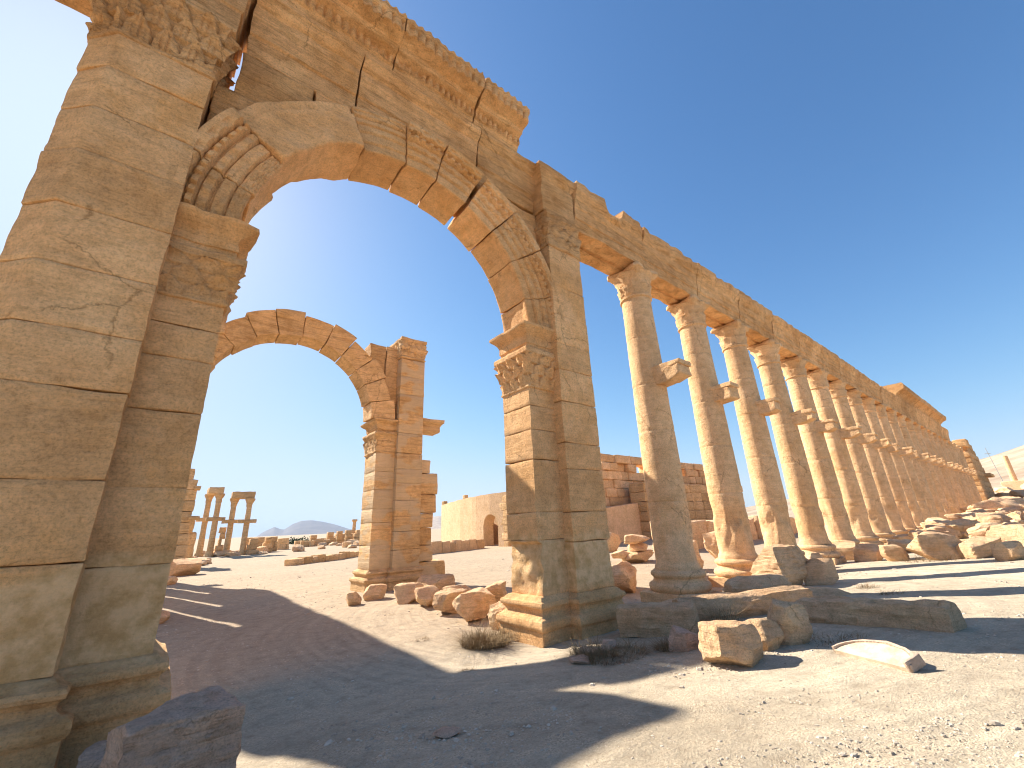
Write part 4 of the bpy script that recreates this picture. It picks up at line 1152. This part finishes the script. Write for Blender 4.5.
while cnt < 262 and tries < 4000:
    tries += 1
    d = 25.5 + 80 * rr.random() ** 1.35; yy = rr.uniform(-6, 5.2) if rr.random() < .8 else rr.uniform(2.5, 5.4)
    if d < 34 and yy < 1: yy = rr.uniform(-1, 5)
    k = rr.randrange(10); s = rr.uniform(.35, .85) * (.8 if d < 34 else (1 if d < 50 else 1.2))
    if len(meshes) <= k or True:
        if cnt < 10:
            k = cnt; o = lib[k].build('boulder', M_ROCK, smooth=True, sharp=32); meshes.append(o)
        else:
            o = meshes[k].copy(); COL.objects.link(o)
    o.location = (d, yy, gz(d, yy) - .08 + (.45 * rr.random() + max(0, (2 - yy)) * .10 * min(1, (d - 28) / 15) if d > 28 else 0)); o.rotation_euler = (rr.uniform(-.2, .2), rr.uniform(-.2, .2), rr.uniform(0, 6.28)); o.scale = (s * 1.2, s, s * rr.uniform(.7, 1.1))
    tag(o, labs[0] if k % 2 else labs[1], 'boulder' if k % 2 else 'slab', 'blocks of the rubble field at the colonnade foot' if k % 2 else 'slabs of the rubble field'); cnt += 1
# low stones at the foot of the distant left ruins, and by the left pier edge
for k in range(26):
    a = rr.uniform(3, 20); d = rr.uniform(58, 84) if k > 3 else rr.uniform(42, 52)
    x, y = at(a if k > 3 else rr.uniform(2.6, 4.5), d)
    o = meshes[rr.randrange(10)].copy(); COL.objects.link(o); o.location = (x, y, -2.1); o.rotation_euler = (0, 0, rr.uniform(0, 6)); s = rr.uniform(.6, 1.1); o.scale = (s, s, s)
    tag(o, 'fallen block at the foot of the distant left ruins', 'boulder', 'fallen blocks by the distant ruins')
place_rock('boulder', 'sunlit flat block beside the road at the left pier edge', 'boulder', 1.42, 33.5, (1.7, 1.5, .95), 91, box=.95, cuts=3, amp=.06, z=-2.0)
place_rock('boulder', 'second smaller sunlit block at the pier edge, nearer the camera', 'boulder', .72, 27.6, (.7, .7, .42), 92, box=.9, amp=.06)
place_rock('boulder', 'small sunlit stone low at the pier edge on the shaded road', 'boulder', .40, 15.5, (.36, .4, .30), 93, box=.8, amp=.06)
for k, (px, py, q, hh) in enumerate(((5.72, 4.9, .20, .7), (5.02, 4.85, .30, .22), (5.5, 5.15, .22, .3), (2.4, 4.1, .17, .25), (2.9, 5.3, .05, .6), (4.6, 3.0, .04, .6))):
    place_rock('stone', ['small pale upright stone at the foot of the near right pier', 'flat white stone on the ground in front of the near right pier', 'thin flat stone lying against the near right pier base', 'flat pale stone alone in the shaded road', 'tiny dark stone in the middle of the shaded road', 'tiny pale stone at the tip of the shade in the foreground'][k], 'stone', px, py, (q * 1.4, q, q * hh), 200 + k, rot=k, sub=3, sink=.01, box=.7, mat=M_PEBBLE if k > 3 else M_GREYROCK)

# ------------------------------------------------------------------ dry vegetation
def tuft(x, y, r, h, n, label, z=None, up=.6):
    rr2 = random.Random(int(x * 100)); V = []; F = []
    for _ in range(n):
        a = rr2.uniform(0, 6.28); q = r * rr2.random() ** .6; bx, by = x + q * math.cos(a) * .8, y + q * math.sin(a) * .8
        L = h * rr2.uniform(.4, 1.15); a2 = a + rr2.uniform(-1.6, 1.6); lean = rr2.uniform(.2, 2.4); wd = rr2.uniform(.002, .005); L *= .45 + .9 * abs(ns(bx * 4, by * 4, 2.)) * 2
        zz = gz(bx, by) - .02; o = len(V); dx, dy = math.cos(a2), math.sin(a2); px, py = -dy * wd, dx * wd
        for k, t in enumerate((0, .4, .75, 1.)):
            X = bx + dx * lean * L * t * t * .7; Y = by + dy * lean * L * t * t * .7; Z = zz + L * up * (t - .25 * lean * t * t * .6)
            w2 = 1 - t * .8
            V.append((X - px * w2, Y - py * w2, Z)); V.append((X + px * w2, Y + py * w2, Z))
        for k in range(3): F.append((o + 2 * k, o + 2 * k + 1, o + 2 * k + 3, o + 2 * k + 2))
    mb = MB(); mb.v = V; mb.f = F; mb.t = [.5] * len(V)
    o = mb.build('dry_shrub', M_GRASS, loc=(x, y, gz(x, y)), smooth=False); tag(o, label, 'shrub')
tuft(5.0, 7.2, .55, .50, 1900, 'brown dry shrub against the boulders left of the near right pier', up=.62)
tuft(5.45, 4.65, .65, .24, 2200, 'spreading dry grass patch in front of the near right pier')
tuft(6.15, 4.05, .34, .42, 900, 'dry tuft under the thick fallen column block')
tuft(5.45, 5.1, .35, .28, 400, 'sparse dry grass at the corner of the near right pier base')
tuft(8.0, 4.15, .3, .5, 260, 'thin dry stalks growing between the fallen columns')
tuft(7.3, 2.35, .5, .16, 300, 'low dry grass between the small pinkish rock and the slab')
tuft(20.3, 3.0, 1.1, .45, 700, 'dry grass along the foot of the big smooth grey block')
tuft(23.6, 1.2, .7, .9, 600, 'dark dry bush among the blocks of the boulder row')
tuft(7.2, 8.2, .35, .4, 200, 'dry grass between boulders beside the near right pier')

for k, (tx, ty, tr, th) in enumerate(((4.3, 8.3, .16, .14), (3.9, 6.1, .12, .10), (6.9, 7.4, .22, .25), (8.4, 2.2, .2, .16), (9.6, 2.9, .25, .2), (11.9, 2.6, .25, .2), (13.2, 3.3, .3, .25), (4.9, 10.9, .2, .16), (8.6, 6.6, .3, .3), (16.5, 5.2, .3, .3))):
    tuft(tx, ty, tr, th, 170, ['tiny dry weed on the sunlit ground left of the boulder line', 'tiny dry weed at the edge of the big ground shadow', 'dry weeds between the near right pier and the boulders behind it', 'low dry weed at the end of the longest fallen column', 'dry weed on the far side of the longest fallen column', 'dry weed on the open sand between two column shadows', 'dry weed beside the leaning sliver of stone', 'small dry weed among the boulders between the piers', 'dry grass in the dirt before the first column base', 'dry grass at the foot of the fourth column'][k])

# distant dark bushes under the mountain
for k, (a, d) in enumerate(((12.4, 110), (13.2, 108), (21.0, 98), (16.9, 100))):
    x, y = at(a, d); mb = MB(); rr3 = random.Random(k); V = []; F = []
    for _ in range(260):
        c = Vector((rr3.gauss(0, .8), rr3.gauss(0, .8), abs(rr3.gauss(0, .5)) + .2)); n1 = Vector((rr3.gauss(0, 1), rr3.gauss(0, 1), rr3.gauss(0, 1))).normalized() * .22; n2 = n1.orthogonal().normalized() * .16
        o = len(V); 
        for q in (c - n1, c + n2, c + n1, c - n2): V.append((x + q.x, y + q.y, -2 + q.z))
        F.append((o, o + 1, o + 2, o + 3))
    mb.v = V; mb.f = F; mb.t = [.5] * len(V)
    o = mb.build('bush', M_LEAF, loc=(x, y, -2), smooth=False); tag(o, 'dark bush on the horizon between the low ruins and the mountain', 'bush', 'dark bushes on the horizon')

# ------------------------------------------------------------------ hills and mountains
def ridge(name, pts, dist, depth, mat, seed, zbase=-4, rough=.06, n=140, m=26, label=None):
    """pts: (azimuth, elevation degrees) crest line seen from the site"""
    az0, az1 = pts[0][0], pts[-1][0]; V = []; F = []
    for i in range(n + 1):
        a = az0 + (az1 - az0) * i / n
        e = np.interp(a, [p[0] for p in pts], [p[1] for p in pts]); H = dist * math.tan(R_(e)) - zbase
        for j in range(m + 1):
            t = j / m; d = dist - depth * .6 + depth * t * 1.2
            u = 1 - abs(t - .5) * 2; prof = u ** 1.15
            x, y = at(a, d); k = H / 60.
            z = zbase + H * prof * (1 + rough * 2.5 * ns(x / (depth * .22), y / (depth * .22), seed)) + H * rough * (ns(x / (depth * .07), y / (depth * .07), seed) + .5 * ns(x / (depth * .03), y / (depth * .03), seed)) * min(1, prof * 3)
            V.append((x, y, z))
    for i in range(n):
        for j in range(m): F.append((i * (m + 1) + j, i * (m + 1) + j + 1, (i + 1) * (m + 1) + j + 1, (i + 1) * (m + 1) + j))
    mb = MB(); mb.v = V; mb.f = F; mb.t = [.5] * len(V)
    o = mb.build(name, mat, smooth=True, sharp=180); tag(o, kind='structure'); return o
ridge('mountain', [(6.5, -.3), (8.4, -.1), (9.2, .5), (10.2, .95), (10.8, .7), (11.2, .65), (12.0, 1.2), (12.8, 1.55), (14.0, 1.62), (15.2, 1.42), (16.6, 1.0), (18, .5), (20, .0), (23, -.2)], 5200, 2400, M_MOUNT, 4.2, zbase=-10, rough=.035)
ridge('mountain', [(24, .0), (26, .7), (27.5, 1.35), (29, 1.5), (31, 1.3), (34, .6), (38, .2), (44, -.1)], 3300, 1400, M_HILL, 8.8, zbase=-10, rough=.05)
ridge('hill', [(62, .1), (72, 1.6), (80, 2.6), (84, 3.2), (86, 3.6), (87.5, 4.1), (89.6, 4.75), (92, 5.3), (96, 5.8), (104, 6.0), (118, 3.5), (130, .3)], 420, 420, M_HILL, 1.7, zbase=-3, rough=.03)

# two lone columns on a podium below the hill
for k, (a, d, h, lab) in enumerate(((88.35, 150, 6.2, 'thin lone column standing on a podium below the right hill'), (89.9, 148, 8.0, 'second lone column at the right edge of the view below the hill'))):
    x, y = at(a, d); z0 = 4.2
    t = thing('lone_column', (x, y, z0), lab, 'column')
    mb = MB(); V, F = lathe(x, y, [(.62, z0 + .5), (.55, z0 + .8), (.5, z0 + h)], 14, 1.); mb.add(V, F, .02, 1, 3, .7); part(mb, 'shaft', M_COLUMN, t)
    mb = MB(); block(mb, (x - 2, y - 2.2, z0 - 7), (x + 2, y + 2.2, z0 + .5), .8, .15, .1); part(mb, 'podium', M_ROCK, t)
x, y = at(87.7, 160); t = thing('mast', (x, y, 4), 'tiny leaning mast beside the lone column on the hillside', 'mast')
mb = MB(); V, F = lathe(x, y, [(.07, 4.), (.05, 13.5)], 8, 2.); V = [(p[0], p[1] + (p[2] - 4) * .08, p[2]) for p in V]; mb.add(V, F, 0); part(mb, 'pole', M_METAL, t)
mb = MB(); block(mb, (x - .1, y + .2, 12.), (x + .1, y + 1.3, 12.12), .3, .02, 0); part(mb, 'crossbar', M_METAL, t)
# rising bank of tumbled stones that carries the podium
for k in range(42):
    a = rr.uniform(86.2, 91.5); d = rr.uniform(55, 140); x, y = at(a, d); o = meshes[rr.randrange(10)].copy(); COL.objects.link(o)
    o.location = (x, y, gz(x, y) + max(0, (d - 70) * .05) * rr.random()); o.rotation_euler = (rr.uniform(-.3, .3), rr.uniform(-.3, .3), rr.uniform(0, 6)); s = rr.uniform(1.0, 1.9); o.scale = (s, s, s)
    tag(o, 'tumbled stone on the bank rising to the lone columns', 'boulder', 'stones on the right bank')

# ------------------------------------------------------------------ air
hz = MB(); V, F = surf_box([-7000, 7000], [-7000, 7000], [-40, 125]); hz.add(V, F)
m = bpy.data.materials.new('haze_air'); m.use_nodes = True; t = m.node_tree; t.nodes.clear()
pv = t.nodes.new('ShaderNodeVolumePrincipled'); pv.inputs['Color'].default_value = (.62, .76, 1, 1); pv.inputs['Density'].default_value = .0001
pv.inputs['Anisotropy'].default_value = 0
mo = t.nodes.new('ShaderNodeOutputMaterial'); t.links.new(pv.outputs[0], mo.inputs['Volume'])
o = hz.build('haze', m, smooth=False); tag(o, kind='stuff')
